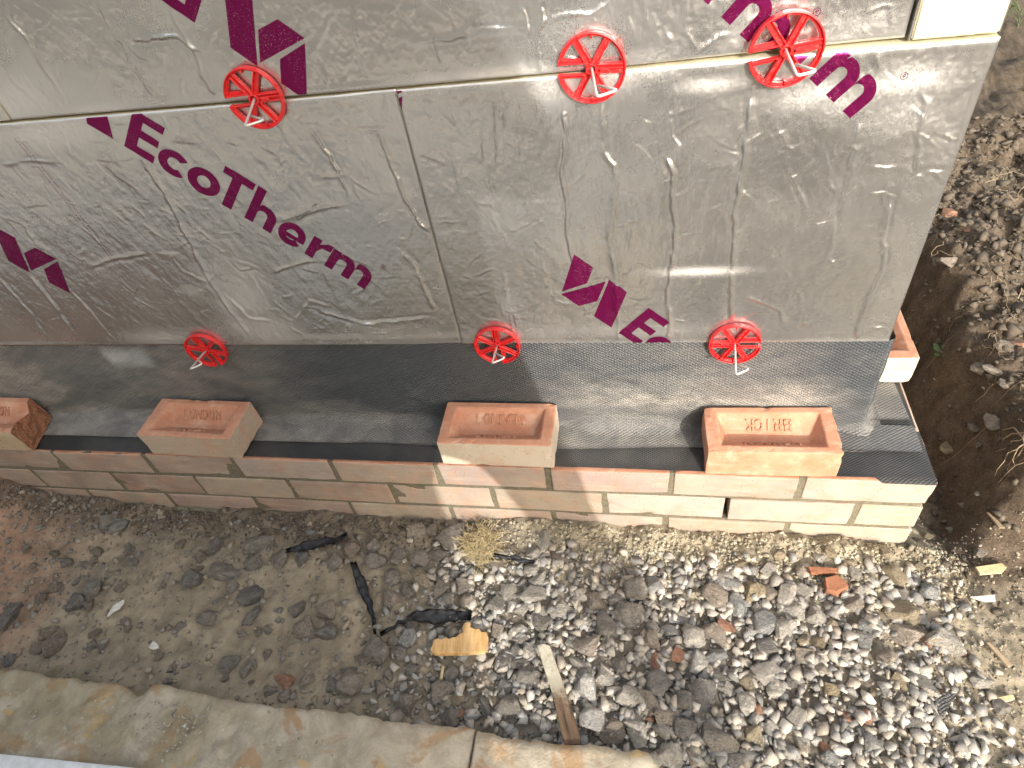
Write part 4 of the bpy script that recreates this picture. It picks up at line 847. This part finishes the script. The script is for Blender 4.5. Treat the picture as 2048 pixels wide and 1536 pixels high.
def put_stone(u, v, a, b, lean, t, sink=.30, shape=None):
    p = on_ground(u, v); k = px_to_world_scale(p); L = a * k * .5; W = b * k * .5 * 1.18; H = min(L, W) * rnd.uniform(.62, .85)
    if abs(lean) > 45: pass
    o = bpy.data.objects.new('stone', SM[shape if shape is not None else rnd.randrange(len(SM))]); link(o)
    o.scale = (L * 1.04, W * 1.04, H); o.rotation_euler = (rnd.uniform(-.16, .16), rnd.uniform(-.16, .16), -R(lean) + (math.pi if rnd.random() < .5 else 0))
    o.location = (p[0], p[1], float(G(p[0], p[1])) + H * (1 - 2 * sink) * .8)
    s = rnd.uniform(.86, 1.14); c0 = TONE[t]; mud = np.array([.32, .265, .20]) if u < 980 else np.array([.36, .33, .27]); f = rnd.uniform(.15, .50) if u < 980 else rnd.uniform(0, .25)
    if t in 'ow': f *= .3
    o.color = (*(np.array(c0) * s * (1 - f) + mud * f), 1)
    lb, gr = stone_label(u, v, t, a, b); tag(o, lb, 'stone', gr); PX.append((u, v, (a + b) / 4)); return o
SL = [tuple(q.split(',')) for q in ST.split()]
SL.append(('571', '1362', '38', '28', '-30', 'o'))
for u, v, a, b, l, t in SL: put_stone(int(u), int(v), float(a), float(b), float(l), t)
def slab_edge_v(u): return np.interp(u, [0, 150, 270, 430, 700, 950, 1290, 1330], [1335, 1355, 1385, 1390, 1425, 1462, 1505, 1600])
tries = 0; cnt = len(PX)
while cnt < 300 and tries < 20000:
    tries += 1
    zone = rnd.random()
    if zone < .60: u, v, s = rnd.uniform(1000, 1840), rnd.uniform(1130, 1530), rnd.uniform(19, 34); t = rnd.choice('gggddpppkkyb' if u < 1450 else 'pppppkyygbg')
    elif zone < .85: u, v, s = rnd.uniform(560, 1000), rnd.uniform(1060, 1440), rnd.uniform(15, 30); t = rnd.choice('ggggddkkn')
    else: u, v, s = rnd.uniform(5, 560), rnd.uniform(1090, 1390), rnd.uniform(14, 28); t = rnd.choice('ggdnnnk')
    if v > slab_edge_v(u) - 10: continue
    if zone >= .6 and 560 < u < 780 and 1130 < v < 1300 : continue
    if zone >= .6 and 200 < u < 480 and 1180 < v < 1330 and rnd.random() < .7: continue
    if any((u - a) ** 2 + (v - b) ** 2 < (.85 * (r + s * .5)) ** 2 for a, b, r in PX): continue
    put_stone(int(u), int(v), s * rnd.uniform(1, 1.3), s * rnd.uniform(.7, .95), rnd.uniform(-80, 80), t); cnt += 1

# small gravel nobody could count: one joined mesh per kind of ground
GRAIN = []
for sd in range(9):
    bm = hull_points(random.Random(500 + sd), 10); bmesh.ops.triangulate(bm, faces=bm.faces[:]); bm.verts.index_update()
    GRAIN.append((np.array([v.co for v in bm.verts]), np.array([[v.index for v in f.verts] for f in bm.faces]))); bm.free()
def scatter(name, label, n, sampler, flat=.72):
    P, S, C_ = sampler(n); n = len(P); which = rng.integers(0, len(GRAIN), n); VV, FF, CC, nb = [], [], [], 0
    for w_, (bv, bf) in enumerate(GRAIN):
        p, s_, c_ = P[which == w_], S[which == w_], C_[which == w_]; m = len(p); nv = len(bv)
        if not m: continue
        q = rng.normal(size=(m, 4)); q /= np.linalg.norm(q, axis=1)[:, None]; w, x, y, z = q.T
        Rm = np.stack([1 - 2 * (y * y + z * z), 2 * (x * y - z * w), 2 * (x * z + y * w), 2 * (x * y + z * w), 1 - 2 * (x * x + z * z), 2 * (y * z - x * w), 2 * (x * z - y * w), 2 * (y * z + x * w), 1 - 2 * (x * x + y * y)], 1).reshape(m, 3, 3)
        asp = rng.uniform(.45, 1.15, (m, 1, 3)); L = np.einsum('nij,nvj->nvi', Rm, bv[None] * asp); L[:, :, 2] *= flat
        VV.append((p[:, None, :] + L * s_[:, None, None]).reshape(-1, 3)); FF.append((bf[None] + nb + (np.arange(m) * nv)[:, None, None]).reshape(-1, 3)); CC.append(np.repeat(c_, nv, 0)); nb += m * nv
    o = mesh(name, np.concatenate(VV), np.concatenate(FF), M['grain'], attrs={'tint': np.concatenate(CC)}); tag(o, label, None, None, 'stuff'); return o
def pal(n, cols, v=.2):
    c_ = np.array(cols)[rng.integers(0, len(cols), n)]; return np.clip(c_ * rng.uniform(1 - v, 1 + v, (n, 1)), .01, .8)
def samp_box(x0, x1, y0, y1, s0, s1, cols, keep=lambda x, y: np.ones_like(x), sink=.2, pw=2.0):
    def f(n):
        x = rng.uniform(x0, x1, n * 3); y = rng.uniform(y0, y1, n * 3); k = rng.random(n * 3) < keep(x, y); x, y = x[k][:n], y[k][:n]; m = len(x)
        s = s0 + (s1 - s0) * rng.random(m) ** pw; return np.stack([x, y, G(x, y) + s * (1 - 2 * sink) * .5], 1), s, pal(m, cols)
    return f
GREY = [(.36, .335, .295), (.25, .24, .222), (.56, .515, .44), (.43, .375, .30), (.36, .355, .34), (.50, .45, .37), (.20, .195, .183), (.62, .58, .51)]
heapk = lambda x, y: sstep(-1.02, -.72, x + .15 * fbm(x * 5, y * 5, 2, 1)) * sstep(.10, -.02, x) * sstep(-.03, -.10, y)
scatter('gravel', 'loose crushed stone gravel filling the ground before the sunlit plinth', 4300, samp_box(-1.0, .10, -.47, -.02, .0040, .0165, GREY, heapk, .22, 1.5))
scatter('gravel', 'fine chips between the larger gravel stones', 3800, samp_box(-1.0, .12, -.47, -.02, .0015, .0050, [(.22, .195, .165), (.30, .265, .22), (.40, .36, .29), (.17, .155, .14)], heapk, .1))
scatter('gravel', 'small chips and grit pressed into the shaded mud', 4200, samp_box(-2.25, -.7, -.44, -.005, .0012, .0075, [(.32, .265, .20), (.28, .25, .215), (.36, .30, .23), (.22, .20, .18)], lambda x, y: .35 + .65 * sstep(-1.45, -1.75, x + .2 * fbm(x * 6, y * 6, 2, 3)), .3, 2.6))
scatter('mortar_crumbs', 'pale sandy mortar crumbs along the foot of the plinth', 5200, samp_box(-.95, .10, -.14, -.004, .0010, .0062, [(.46, .41, .29), (.50, .45, .34), (.40, .35, .24), (.34, .29, .20)], lambda x, y: sstep(-.14, -.05, y + .05 * fbm(x * 9, y * 9, 2, 2)) * sstep(-.95, -.72, x), .15, 2.4))
scatter('soil_crumbs', 'crumbs of dark soil and roots on the bank and trench', 7000, samp_box(.0, .75, -.14, 1.25, .0016, .012, [(.085, .062, .043), (.06, .043, .03), (.10, .075, .052), (.13, .10, .07)], lambda x, y: .3 + .7 * sstep(.12, .25, x), .2, 2.6))
scatter('soil_clods', 'lumps of brown soil on the bank beside the return wall', 1500, samp_box(.15, .85, -.04, 1.25, .004, .024, [(.09, .066, .046), (.075, .054, .037), (.105, .079, .055), (.085, .062, .043)], lambda x, y: .25 + .75 * sstep(.16, .24, x), .25, 2.2))
scatter('gravel', 'flat mud coated chips sunk in the shaded ground', 1500, samp_box(-2.2, -.80, -.44, -.01, .0035, .0125, [(.34, .285, .205), (.30, .255, .19), (.37, .31, .235), (.25, .225, .19), (.22, .21, .195)], lambda x, y: .25 + .75 * sstep(.0, .25, fbm(x * 5, y * 5, 3, 5) + .15), .36, 2.0))
scatter('mortar_crumbs', 'lumps of sandy mortar fallen at the foot of the plinth', 190, samp_box(-.72, .06, -.10, -.012, .003, .012, [(.40, .355, .255), (.36, .31, .215), (.32, .27, .185)], lambda x, y: np.ones_like(x), .25, 1.6))
scatter('sand_grit', 'sandy grit over the ground right of the gravel', 4500, samp_box(-.12, .32, -.46, .04, .0008, .0045, [(.40, .34, .24), (.32, .27, .19), (.24, .19, .14), (.46, .41, .32)], lambda x, y: np.ones_like(x), .2, 2.2))
scatter('soil_crumbs', 'dark crumbs of soil under the shaded plinth', 3200, samp_box(-2.1, -.85, -.10, -.004, .001, .0062, [(.10, .072, .05), (.14, .105, .075), (.085, .065, .05), (.18, .14, .11)], lambda x, y: sstep(-.10, -.03, y), .2, 2.4))

# ------------------------------------------------------------------ scraps on the ground
def ribbon(name, pix, wid, label, lift, cat='plastic scrap', twist=None, mat='scrap', group='black plastic scraps on the mud'):
    pts = []
    for (u, v), h in zip(pix, lift): p = on_ground(u, v); p[2] = float(G(p[0], p[1])) + h; pts.append(Vector(p))
    P = arcpts(pts, .03, 6); n = len(P); bm = bmesh.new(); rows = []
    for i, p in enumerate(P):
        a, b = P[max(0, i - 1)], P[min(n - 1, i + 1)]; t = (b - a).normalized(); s = t.cross(Vector((0, 0, 1))).normalized(); q = i / (n - 1)
        w = float(np.interp(q, np.linspace(0, 1, len(wid)), wid)); tw = float(np.interp(q, np.linspace(0, 1, len(twist)), twist)) if twist else 0; up = s.cross(t)
        d = s * math.cos(tw) + up * math.sin(tw); nn = -s * math.sin(tw) + up * math.cos(tw)
        rows.append([bm.verts.new(p + d * w * e + nn * (.0026 * math.sin(e * 7 + i * 1.3) + .0022 * math.sin(i * 2.1) + .45 * w * (e * e)) ) for e in (-.5, -.25, 0, .25, .5)])
    for i in range(n - 1):
        for k in range(4): bm.faces.new((rows[i][k], rows[i][k + 1], rows[i + 1][k + 1], rows[i + 1][k]))
    bmesh.ops.solidify(bm, geom=bm.faces[:], thickness=.0009); o = from_bm(name, bm, M[mat], None, True); tag(o, label, cat, group); return o
ribbon('plastic_strip', [(575, 1108), (610, 1100), (660, 1090), (698, 1078)], [.012, .020, .024, .019], 'short black plastic strip in the soil close under the plinth', [.010, .014, .012, .010], twist=[.1, -.3, .2, .5])
ribbon('plastic_strip', [(708, 1128), (722, 1165), (738, 1200), (750, 1240), (752, 1272)], [.013, .021, .018, .009, .006], 'long thin black plastic strip running down across bare mud', [.008, .012, .010, .008, .004], twist=[.5, .2, -.4, -.2, .1])
ribbon('plastic_strip', [(762, 1272), (800, 1254), (835, 1240), (880, 1242), (920, 1238), (945, 1236)], [.010, .011, .026, .030, .024, .016], 'curled black plastic strip lying above the wood offcut', [.006, .012, .017, .016, .012, .006], twist=[.2, .5, .3, -.2, .1, 0])
ribbon('plastic_strip', [(990, 1118), (1030, 1126), (1070, 1133)], [.008, .012, .009], 'grey plastic sliver beside the dry root clump', [.016, .018, .016])
p3 = [on_ground(*q) for q in ((1862, 1392), (1909, 1393), (1882, 1437), (1876, 1432))]
bm = bmesh.new(); vs = [bm.verts.new((p[0], p[1], float(G(p[0], p[1])) + h)) for p, h in zip(p3, (.012, .014, .008, .008))]; bm.faces.new(vs); bmesh.ops.subdivide_edges(bm, edges=bm.edges[:], cuts=6, use_grid_fill=True); bmesh.ops.triangulate(bm, faces=bm.faces[:])
for v in bm.verts: v.co.z += .0015 * math.sin(v.co.x * 300)
bmesh.ops.solidify(bm, geom=bm.faces[:], thickness=.001); o = from_bm('membrane_scrap', bm, M['dpc'], None, False); tag(o, 'torn triangular scrap of black membrane on the sand at the lower right', 'plastic scrap')
at = o.data.attributes.new('sheet', 'FLOAT_VECTOR', 'POINT'); cc = np.array([v.co for v in o.data.vertices]); at.data.foreach_set('vector', cc.ravel()); o.data.attributes.new('dust', 'FLOAT', 'POINT').data.foreach_set('value', [.25] * len(cc))

def slab_piece(name, pix, th, lift, mat, label, cat, jag=0.0, bevel=.0012, seed=0, local=None, tilt=0.0):
    """a flat piece cut to an outline on the ground, with real thickness"""
    r = random.Random(seed); W = [on_ground(*q) for q in pix]; c0 = sum(W) / len(W); c0[2] = float(G(c0[0], c0[1])) + lift; ang = 0
    if local: a, b = W[local[0]], W[local[1]]; ang = math.atan2(b[1] - a[1], b[0] - a[0])
    ca, sa = math.cos(-ang), math.sin(-ang); Q = [((w[0] - c0[0]) * ca - (w[1] - c0[1]) * sa, (w[0] - c0[0]) * sa + (w[1] - c0[1]) * ca) for w in W]
    bm = bmesh.new(); lo = [bm.verts.new((x, y, -th / 2)) for x, y in Q]; hi = [bm.verts.new((x + r.uniform(-jag, jag), y + r.uniform(-jag, jag), th / 2 + r.uniform(-jag, jag) * .5)) for x, y in Q]
    f = [bm.faces.new(hi), bm.faces.new(lo[::-1])]
    for i in range(len(Q)): k = (i + 1) % len(Q); bm.faces.new((lo[i], lo[k], hi[k], hi[i]))
    bmesh.ops.recalc_face_normals(bm, faces=bm.faces[:])
    if bevel: bmesh.ops.bevel(bm, geom=bm.edges[:], offset=bevel, segments=1, affect='EDGES', clamp_overlap=True)
    o = from_bm(name, bm, mat); o.location = c0; o.rotation_euler = (tilt, 0, ang); return tag(o, label, cat)
slab_piece('wood_offcut', [(873, 1318), (866, 1310), (872, 1303), (874, 1292), (882, 1288), (890, 1292), (897, 1286), (905, 1290), (912, 1284), (917, 1287), (922, 1279), (929, 1274), (928, 1263), (935, 1255), (944, 1253), (944, 1262), (953, 1266), (960, 1265), (965, 1270), (975, 1273), (979, 1281), (977, 1293), (976, 1305), (972, 1312), (930, 1316)],
    .013, .020, M['offcut'], 'torn yellow wood offcut with a splintered edge on the mud', 'wood offcut', .0012, .0008, 3, (0, 23))
slab_piece('timber_lath', [(1078, 1303), (1090, 1298), (1102, 1302), (1120, 1352), (1140, 1410), (1160, 1474), (1163, 1500), (1133, 1500), (1124, 1470), (1108, 1400), (1092, 1350)], .007, .022, M['lath'], 'thin timber lath, pale with dust above and dark brown below', 'timber lath', .0006, .001, 4, (1, 7))
def shard(pix, mat, label, cat, th=.004, lift=.010, name='shard', jag=.0008, group=None):
    o = slab_piece(name, pix, th, lift, M[mat], label, cat, jag, .0005, len(label)); return o
shard([(220, 1236), (232, 1216), (240, 1212), (254, 1204), (255, 1208), (244, 1222), (232, 1230), (222, 1238)], 'white', 'white plastic splinter lying on the mud at the left', 'plastic splinter')
shard([(304, 1301), (312, 1287), (323, 1294), (322, 1300), (312, 1303)], 'white', 'small white pottery chip on the mud in the left half', 'pottery chip')
shard([(880, 1373), (885, 1336), (890, 1336), (885, 1375)], 'straw', 'thin pale wood sliver standing among stones under the offcut', 'wood sliver', .003)
shard([(1945, 1142), (1998, 1132), (2008, 1142), (2000, 1150), (1955, 1156)], 'straw', 'pale split wood piece on the soil right of the plinth corner', 'wood sliver', .006, .012)
shard([(1968, 1292), (1975, 1290), (2020, 1335), (2012, 1340)], 'root', 'long brown wood splinter on the sandy soil at the far right', 'wood sliver', .004, .008)
shard([(1935, 1199), (1985, 1196), (1985, 1208), (1965, 1209)], 'white', 'pale splinter on the sand below the split wood piece', 'wood sliver', .004, .008)
shard([(1965, 1036), (1975, 1034), (2003, 1066), (1990, 1068)], 'twig', 'brown bark strip on the dark soil right of the plinth', 'wood sliver', .004, .008)
shard([(1990, 1398), (2020, 1392), (2026, 1402), (1998, 1410)], 'straw', 'short yellow wood chip at the lower right edge', 'wood sliver', .005, .008)
shard([(1612, 1143), (1674, 1143), (1672, 1154), (1618, 1156)], 'terra_raw', 'flat terracotta brick sliver at the top of the sunlit gravel', 'brick fragment', .010, .014)
shard([(1645, 1166), (1668, 1157), (1690, 1166), (1692, 1185), (1672, 1195), (1650, 1188)], 'terra_raw', 'rough pink brick fragment just below the flat terracotta sliver', 'brick fragment', .018, .012, jag=.004)

def curves(name, mat, label, cat, strands, rad=.0006, seg=4, kind=None):
    bm = bmesh.new()
    for s, r_ in strands: tube(bm, s, r_, seg, cap=False)
    o = from_bm(name, bm, M[mat], None, True); return tag(o, label, cat, None, kind)
# dry root clump by the plinth
c0 = on_ground(966, 1100); S = []
for k in range(330):
    a = rnd.uniform(0, 2 * math.pi); rr_ = .034 * rnd.random() ** .5; o = Vector((c0[0] + rr_ * math.cos(a) * 1.0, c0[1] + rr_ * math.sin(a) * 1.1 + .006, c0[2] + rnd.uniform(.004, .034) * (1 - rr_ / .05))); p = [o]; d = Vector((rnd.gauss(0, 1), rnd.gauss(0, 1), rnd.gauss(0, .5))).normalized()
    for j in range(7):
        d = (d + Vector((rnd.gauss(0, .45), rnd.gauss(0, .45), rnd.gauss(0, .35)))).normalized(); nx_ = p[-1] + d * .007; nx_.z = max(nx_.z, c0[2] + .002); p.append(nx_)
    S.append((p, rnd.uniform(.0003, .0006)))
curves('root_clump', 'straw', 'tangled ball of dry straw coloured roots at the foot of the plinth', 'dry roots', S, seg=3)
# roots hanging from the bank
def root(u, v, ends, n0=.0016):
    out = []; st = on_ground(u, v); st[2] += .05
    for eu, ev, lift in ends:
        e = on_ground(eu, ev); e[2] += lift; P = []
        for t in np.linspace(0, 1, 9): p = st * (1 - t) + e * t; p = p + np.array([rng.normal(0, .004), rng.normal(0, .004), .02 * math.sin(math.pi * t) + rng.normal(0, .003)]); P.append(Vector(p))
        out.append((P, list(np.linspace(n0, n0 * .25, 9))))
    return out
curves('root_tangle', 'root', 'bare roots reaching out of the bank over the dark trench', 'roots', root(2035, 905, [(1938, 932, .05), (1942, 908, .05), (1966, 978, .04), (2000, 960, .05), (1985, 930, .04), (2040, 980, .03), (1990, 985, .03), (2020, 860, .03)]), seg=5)
for (u, v, ends, lb) in [(1850, 548, [(1885, 520, .05), (1900, 545, .03)], 'forked pale root lying across the dark trench'), (1975, 590, [(2005, 640, .02)], 'thin straight twig on the bank slope'), (1830, 660, [(1872, 638, .03)], 'slim twig in the trench behind the end brick'),
    (2012, 640, [(2030, 605, .02)], 'pale curved twig near the bank top'), (1960, 400, [(2048, 372, .02)], 'grey twig across the brown soil at the top right'), (2040, 410, [(2010, 430, .02)], 'short stick on the bank at the right edge'), (1960, 700, [(1930, 740, .02), (1985, 715, .02)], 'wispy rootlets hanging on the trench side'),
    (2010, 1340, [(2040, 1300, .01)], 'dry stalk lying on the sand at the far right'), (1830, 1300, [(1880, 1330, .01)], 'thin dry stalk beside the knobbly pale stone'), (520, 1355, [(558, 1385, .01)], 'thin brown twig on the mud above the stone kerb')]:
    curves('twig', 'twig' if 'pale' not in lb else 'root', lb, 'twig', root(u, v, ends, .0013)[:len(ends)], seg=5)
S = []
for k in range(260):                                                 # fibres and rootlets over the bank
    x, y = rnd.uniform(.17, .62), rnd.uniform(-.02, 1.1); z = float(G(x, y)); a = rnd.uniform(0, 6.28); p = [Vector((x, y, z + .003))]
    for j in range(5): a += rnd.gauss(0, .75); q = p[-1] + Vector((math.cos(a), math.sin(a), 0)) * .008; q.z = float(G(q.x, q.y)) + .003 + .006 * math.sin(j * .8) * rnd.random(); p.append(q)
    S.append((p, rnd.uniform(.0003, .0007)))
curves('rootlets', 'root', 'fine dry rootlets scattered over the bank', None, S, seg=3, kind='stuff')
S = []
for k in range(900):
    x, y = rnd.uniform(.75, 1.6), rnd.uniform(1.9, 3.4); z = float(G(x, y)); d = Vector((rnd.gauss(0, .4), rnd.gauss(0, .4), 1)).normalized(); S.append(([Vector((x, y, z)), Vector((x, y, z)) + d * .03, Vector((x, y, z)) + d * .055 + Vector((d.x, d.y, -.2)) * .02], [.0022, .0016, .0004]))
curves('grass', 'leaf', 'sparse green grass on the soil at the far top right', None, S, seg=3, kind='stuff')
# small weed in the trench
bm = bmesh.new(); c0 = on_ground(1878, 715)
for k in range(7):
    a = k * .95; r_ = .010 + .004 * (k % 3); b = Vector((c0[0] + math.cos(a) * r_, c0[1] + math.sin(a) * r_, c0[2] + .018 + .004 * (k % 2))); s = .009; t = Vector((math.cos(a), math.sin(a), .3)); w = Vector((-math.sin(a), math.cos(a), 0))
    vs = [bm.verts.new(b + t * s * x + w * s * y) for x, y in ((-1, 0), (-.3, .7), (.5, .6), (1, 0), (.5, -.6), (-.3, -.7))]; bm.faces.new(vs); tube(bm, [Vector(c0), b], .0007, 4)
tag(from_bm('weed', bm, M['leaf']), 'small green weed in the trench right of the end brick', 'plant')

# ------------------------------------------------------------------ stone kerb in front, white strip on it
def kerb(pix, back, z, th, label, seed):
    r = np.random.default_rng(seed); e = np.array([onZ(u, v, z) for u, v in pix]); xs = np.arange(e[0, 0], e[-1, 0], .004); ys = np.interp(xs, e[:, 0], e[:, 1]) + .0035 * fbm(xs * 60, xs * 0, 3, 2) + .006 * fbm(xs * 9, xs * 0 + 2, 3, 4); ny = 70
    b = np.linspace(0, 1, ny) ** 1.0; XX = np.repeat(xs[None], ny, 0); YY = ys[None] * (1 - b[:, None]) + back * b[:, None]
    rough = sstep(-1.0, -1.25, XX); ZZ = z + .005 * fbm(XX * 14, YY * 14, 5, 3) + .014 * rough * fbm(XX * 22, YY * 22, 5, 5) - .006 * rough * np.abs(fbm(XX * 16, YY * 16, 3, 2)) - .006 * np.exp(-(YY - ys[None]) ** 2 / .006 ** 2 * 1.0)
    rows = [np.stack([XX[0], YY[0] - .004, 0 * XX[0] + z - th], -1)[None], np.stack([XX[0], YY[0] + .001, ZZ[0] - .010], -1)[None], np.stack([XX, YY, ZZ], -1), np.stack([XX[0], 0 * YY[0] + back, 0 * XX[0] + z - th], -1)[None]]
    V = np.concatenate(rows, 0); c_ = np.array([(xs[0] + xs[-1]) / 2, (e[0, 1] + back) / 2, z - th]); 
    o = mesh('kerb_stone', V, grid_faces(len(xs), V.shape[0])[:, ::-1].copy(), M['slab'], None, True); tag(o, label, 'kerb stone', 'kerb stones along the near edge')
    bm = bmesh.new(); bm.from_mesh(o.data); bmesh.ops.holes_fill(bm, edges=[e_ for e_ in bm.edges if e_.is_boundary], sides=0); bmesh.ops.recalc_face_normals(bm, faces=bm.faces[:]); bm.to_mesh(o.data); bm.free(); return o
KZ = -.155
kerb([(-260, 1310), (0, 1335), (150, 1355), (200, 1364), (235, 1370), (270, 1393), (285, 1388), (300, 1370), (430, 1390), (560, 1410), (700, 1425), (870, 1453), (953, 1461)], -.80, KZ, .055, 'rough mossy sandstone kerb with yellow and rust patches along the bottom left', 1)
kerb([(952, 1461.5), (1000, 1470), (1080, 1480), (1130, 1489), (1220, 1495), (1232, 1503), (1255, 1506), (1275, 1503), (1300, 1510), (1316, 1530), (1330, 1575)], -.80, KZ + .001, .055, 'smoother rust stained kerb stone with a broken right end at the bottom', 2)
scatter('grit', 'pale grit lying loose on the mossy kerb', 260, lambda n: (lambda x, y, s: (np.stack([x, y, np.full(n, KZ) + .004 + s * .5], 1), s, pal(n, [(.5, .47, .38), (.42, .38, .29), (.56, .54, .48)])))(np.where(rng.random(n) < .5, rng.normal(-1.30, .035, n), rng.uniform(-1.7, -.95, n)), np.where(rng.random(n) < .5, rng.normal(-.475, .014, n), rng.uniform(-.53, -.43, n)), rng.uniform(.0008, .0045, n)))
a, b = onZ(-60, 1501, -.135), onZ(290, 1537, -.135); dv = (b - a) / np.linalg.norm(b - a)
bm = bmesh.new(); ctr = (a + b) / 2 + np.array([dv[1], -dv[0], 0]) * .09; bm_box(bm, (ctr[0], ctr[1], -.1415), (np.linalg.norm(b - a) + .02, .18, .013), Matrix.Rotation(math.atan2(dv[1], dv[0]), 3, 'Z')); bmesh.ops.bevel(bm, geom=bm.edges[:], offset=.003, segments=2, affect='EDGES')
tag(from_bm('plastic_trim', bm, M['pvc']), 'white plastic trim board lying on the kerb at the bottom left corner', 'trim board')

# ------------------------------------------------------------------ added paved patio behind the kerb, unseen, to brighten the left foil
reflector = empty('reflector', (-2.4, -1.35, -.20)); tag(reflector, 'added pale paved patio behind the kerb where the photographer stands', kind='structure')
for i in range(8):
    for k in range(4):
        bm = bmesh.new(); bm_box(bm, (0, 0, 0), (.592, .292, .035)); bmesh.ops.bevel(bm, geom=bm.edges[:], offset=.004, segments=2, affect='EDGES')
        o = from_bm('reflector_slab', bm, M['bounce_paving'], reflector); o.location = (-.765 - i * .6 + 2.4, -.965 - k * .3 + 1.35, .0335 + rnd.uniform(-.001, .001)); o.rotation_euler = (rnd.uniform(-.003, .003), rnd.uniform(-.003, .003), 0)

# ------------------------------------------------------------------ unseen, behind the camera: an added board screen and the photographer throw the shade
screen = empty('added_screen', (-1.9, -1.9, -.17), 'added pale board fence behind the camera that shades the left', 'screen')
FX1 = -.140; bw = .1064; x = FX1
hole = (-.777, -.673, 1.266, 1.316)  # added gap that lets a small sunlit patch through to the membrane
while x > -5.5:
    x0 = x - bw + .001
    spans = [(-.05, 2.02)]
    if x0 < hole[1] - .02 and x > hole[0] + .02: spans = [(-.05, hole[2]), (hole[3], 2.02)]
    for z0, z1 in spans:
        bm = bmesh.new(); bm_box(bm, ((x + x0) / 2 + 1.9, rnd.uniform(-.002, .002), (z0 + z1) / 2 + .17), (x - x0, .018, z1 - z0)); bmesh.ops.bevel(bm, geom=bm.edges[:], offset=.0015, segments=1, affect='EDGES'); from_bm('board', bm, M['screen'], screen)
    x -= bw
for px_ in np.arange(-.22, -5.5, -1.8):
    bm = bmesh.new(); bm_box(bm, (px_ + 1.9, -.055, 1.05), (.09, .09, 2.3)); from_bm('post', bm, M['screen'], screen)
for z in (.25, .95, 1.75):
    bm = bmesh.new(); bm_box(bm, (-2.9 + 1.9, -.03, z + .17), (5.1, .04, .085)); from_bm('rail', bm, M['screen'], screen)
# the person taking the photo
person = empty('person', (-.40, -1.08, -.16), 'person in dark jacket and jeans holding up a phone behind the camera', 'person')
PO = Vector((-.40, -1.08, -.16))
def skin_body(name, nodes, edges, mat, root_i=0, sub=2):
    me = bpy.data.meshes.new(name); me.from_pydata([Vector(p[:3]) - PO for p in nodes], edges, []); o = bpy.data.objects.new(name, me); link(o, person)
    m = o.modifiers.new('skin', 'SKIN'); m.use_smooth_shade = True; s = o.modifiers.new('sub', 'SUBSURF'); s.levels = s.render_levels = sub
    for i, p in enumerate(nodes): v = me.skin_vertices[0].data[i]; v.radius = (p[3], p[4] if len(p) > 4 else p[3]); v.use_root = (i == root_i)
    me.materials.append(mat); return o
BODY = [(-.405, -1.08, .80, .125, .10), (-.405, -1.07, 1.02, .130, .095), (-.405, -1.06, 1.25, .155, .105), (-.405, -1.05, 1.40, .075), (-.405, -1.03, 1.47, .052), (-.405, -1.00, 1.56, .078, .092), (-.405, -.98, 1.67, .070, .085),
    (-.29, -1.08, .72, .095), (-.215, -1.07, .40, .066), (-.105, -1.07, .16, .058), (-.01, -1.07, -.10, .042), (.01, -.97, -.125, .036),
    (-.52, -1.08, .72, .095), (-.565, -1.07, .40, .066), (-.585, -1.07, .16, .058), (-.60, -1.07, -.10, .042), (-.61, -.97, -.125, .036),
    (-.255, -1.05, 1.36, .062), (-.185, -1.02, 1.17, .046), (-.29, -.83, 1.07, .036), (-.375, -.765, 1.03, .030),
    (-.555, -1.05, 1.36, .062), (-.64, -1.02, 1.17, .046), (-.63, -.83, 1.05, .036), (-.58, -.775, 1.0, .030)]
skin_body('body', BODY, [(0, 1), (1, 2), (2, 3), (3, 4), (4, 5), (5, 6), (0, 7), (7, 8), (8, 9), (9, 10), (10, 11), (0, 12), (12, 13), (13, 14), (14, 15), (15, 16), (2, 17), (17, 18), (18, 19), (19, 20), (2, 21), (21, 22), (22, 23), (23, 24)], M['cloth'])
for hx, sg in ((-.385, -1), (-.575, 1)):                            # hands: palm, four fingers and thumb
    N = [(hx, -.77, 1.02, .020), (hx + sg * .02, -.755, 1.03, .022)]; E_ = [(0, 1)]
    for f in range(4):
        b = len(N); y = -.745 - .0; z = 1.055 - f * .019; N += [(hx + sg * .028, y, z, .009), (hx + sg * .05, y - .012, z - .004, .0085), (hx + sg * .068, y - .030, z - .006, .0075)]; E_ += [(1, b), (b, b + 1), (b + 1, b + 2)]
    b = len(N); N += [(hx + sg * .012, -.785, 1.05, .010), (hx + sg * .035, -.79, 1.055, .009)]; E_ += [(0, b), (b, b + 1)]
    skin_body('hand', N, E_, M['skin'], 0, 1)
bm = bmesh.new(); bm_box(bm, (0, 0, 0), (.158, .074, .008)); bmesh.ops.bevel(bm, geom=bm.edges[:], offset=.003, segments=2, affect='EDGES')
ph = from_bm('phone', bm, M['phone']); ph.matrix_world = Mx @ Matrix.Translation((0.0, -.018, .010)); tag(ph, 'black phone held level in both hands behind the camera', 'phone')
bm = bmesh.new(); bmesh.ops.create_uvsphere(bm, u_segments=20, v_segments=12, radius=1, matrix=Matrix.Translation(Vector((-.405, -1.005, 1.66)) - PO) @ Matrix.Diagonal((.086, .10, .095, 1))); from_bm('hair', bm, M['hair'], person, True)
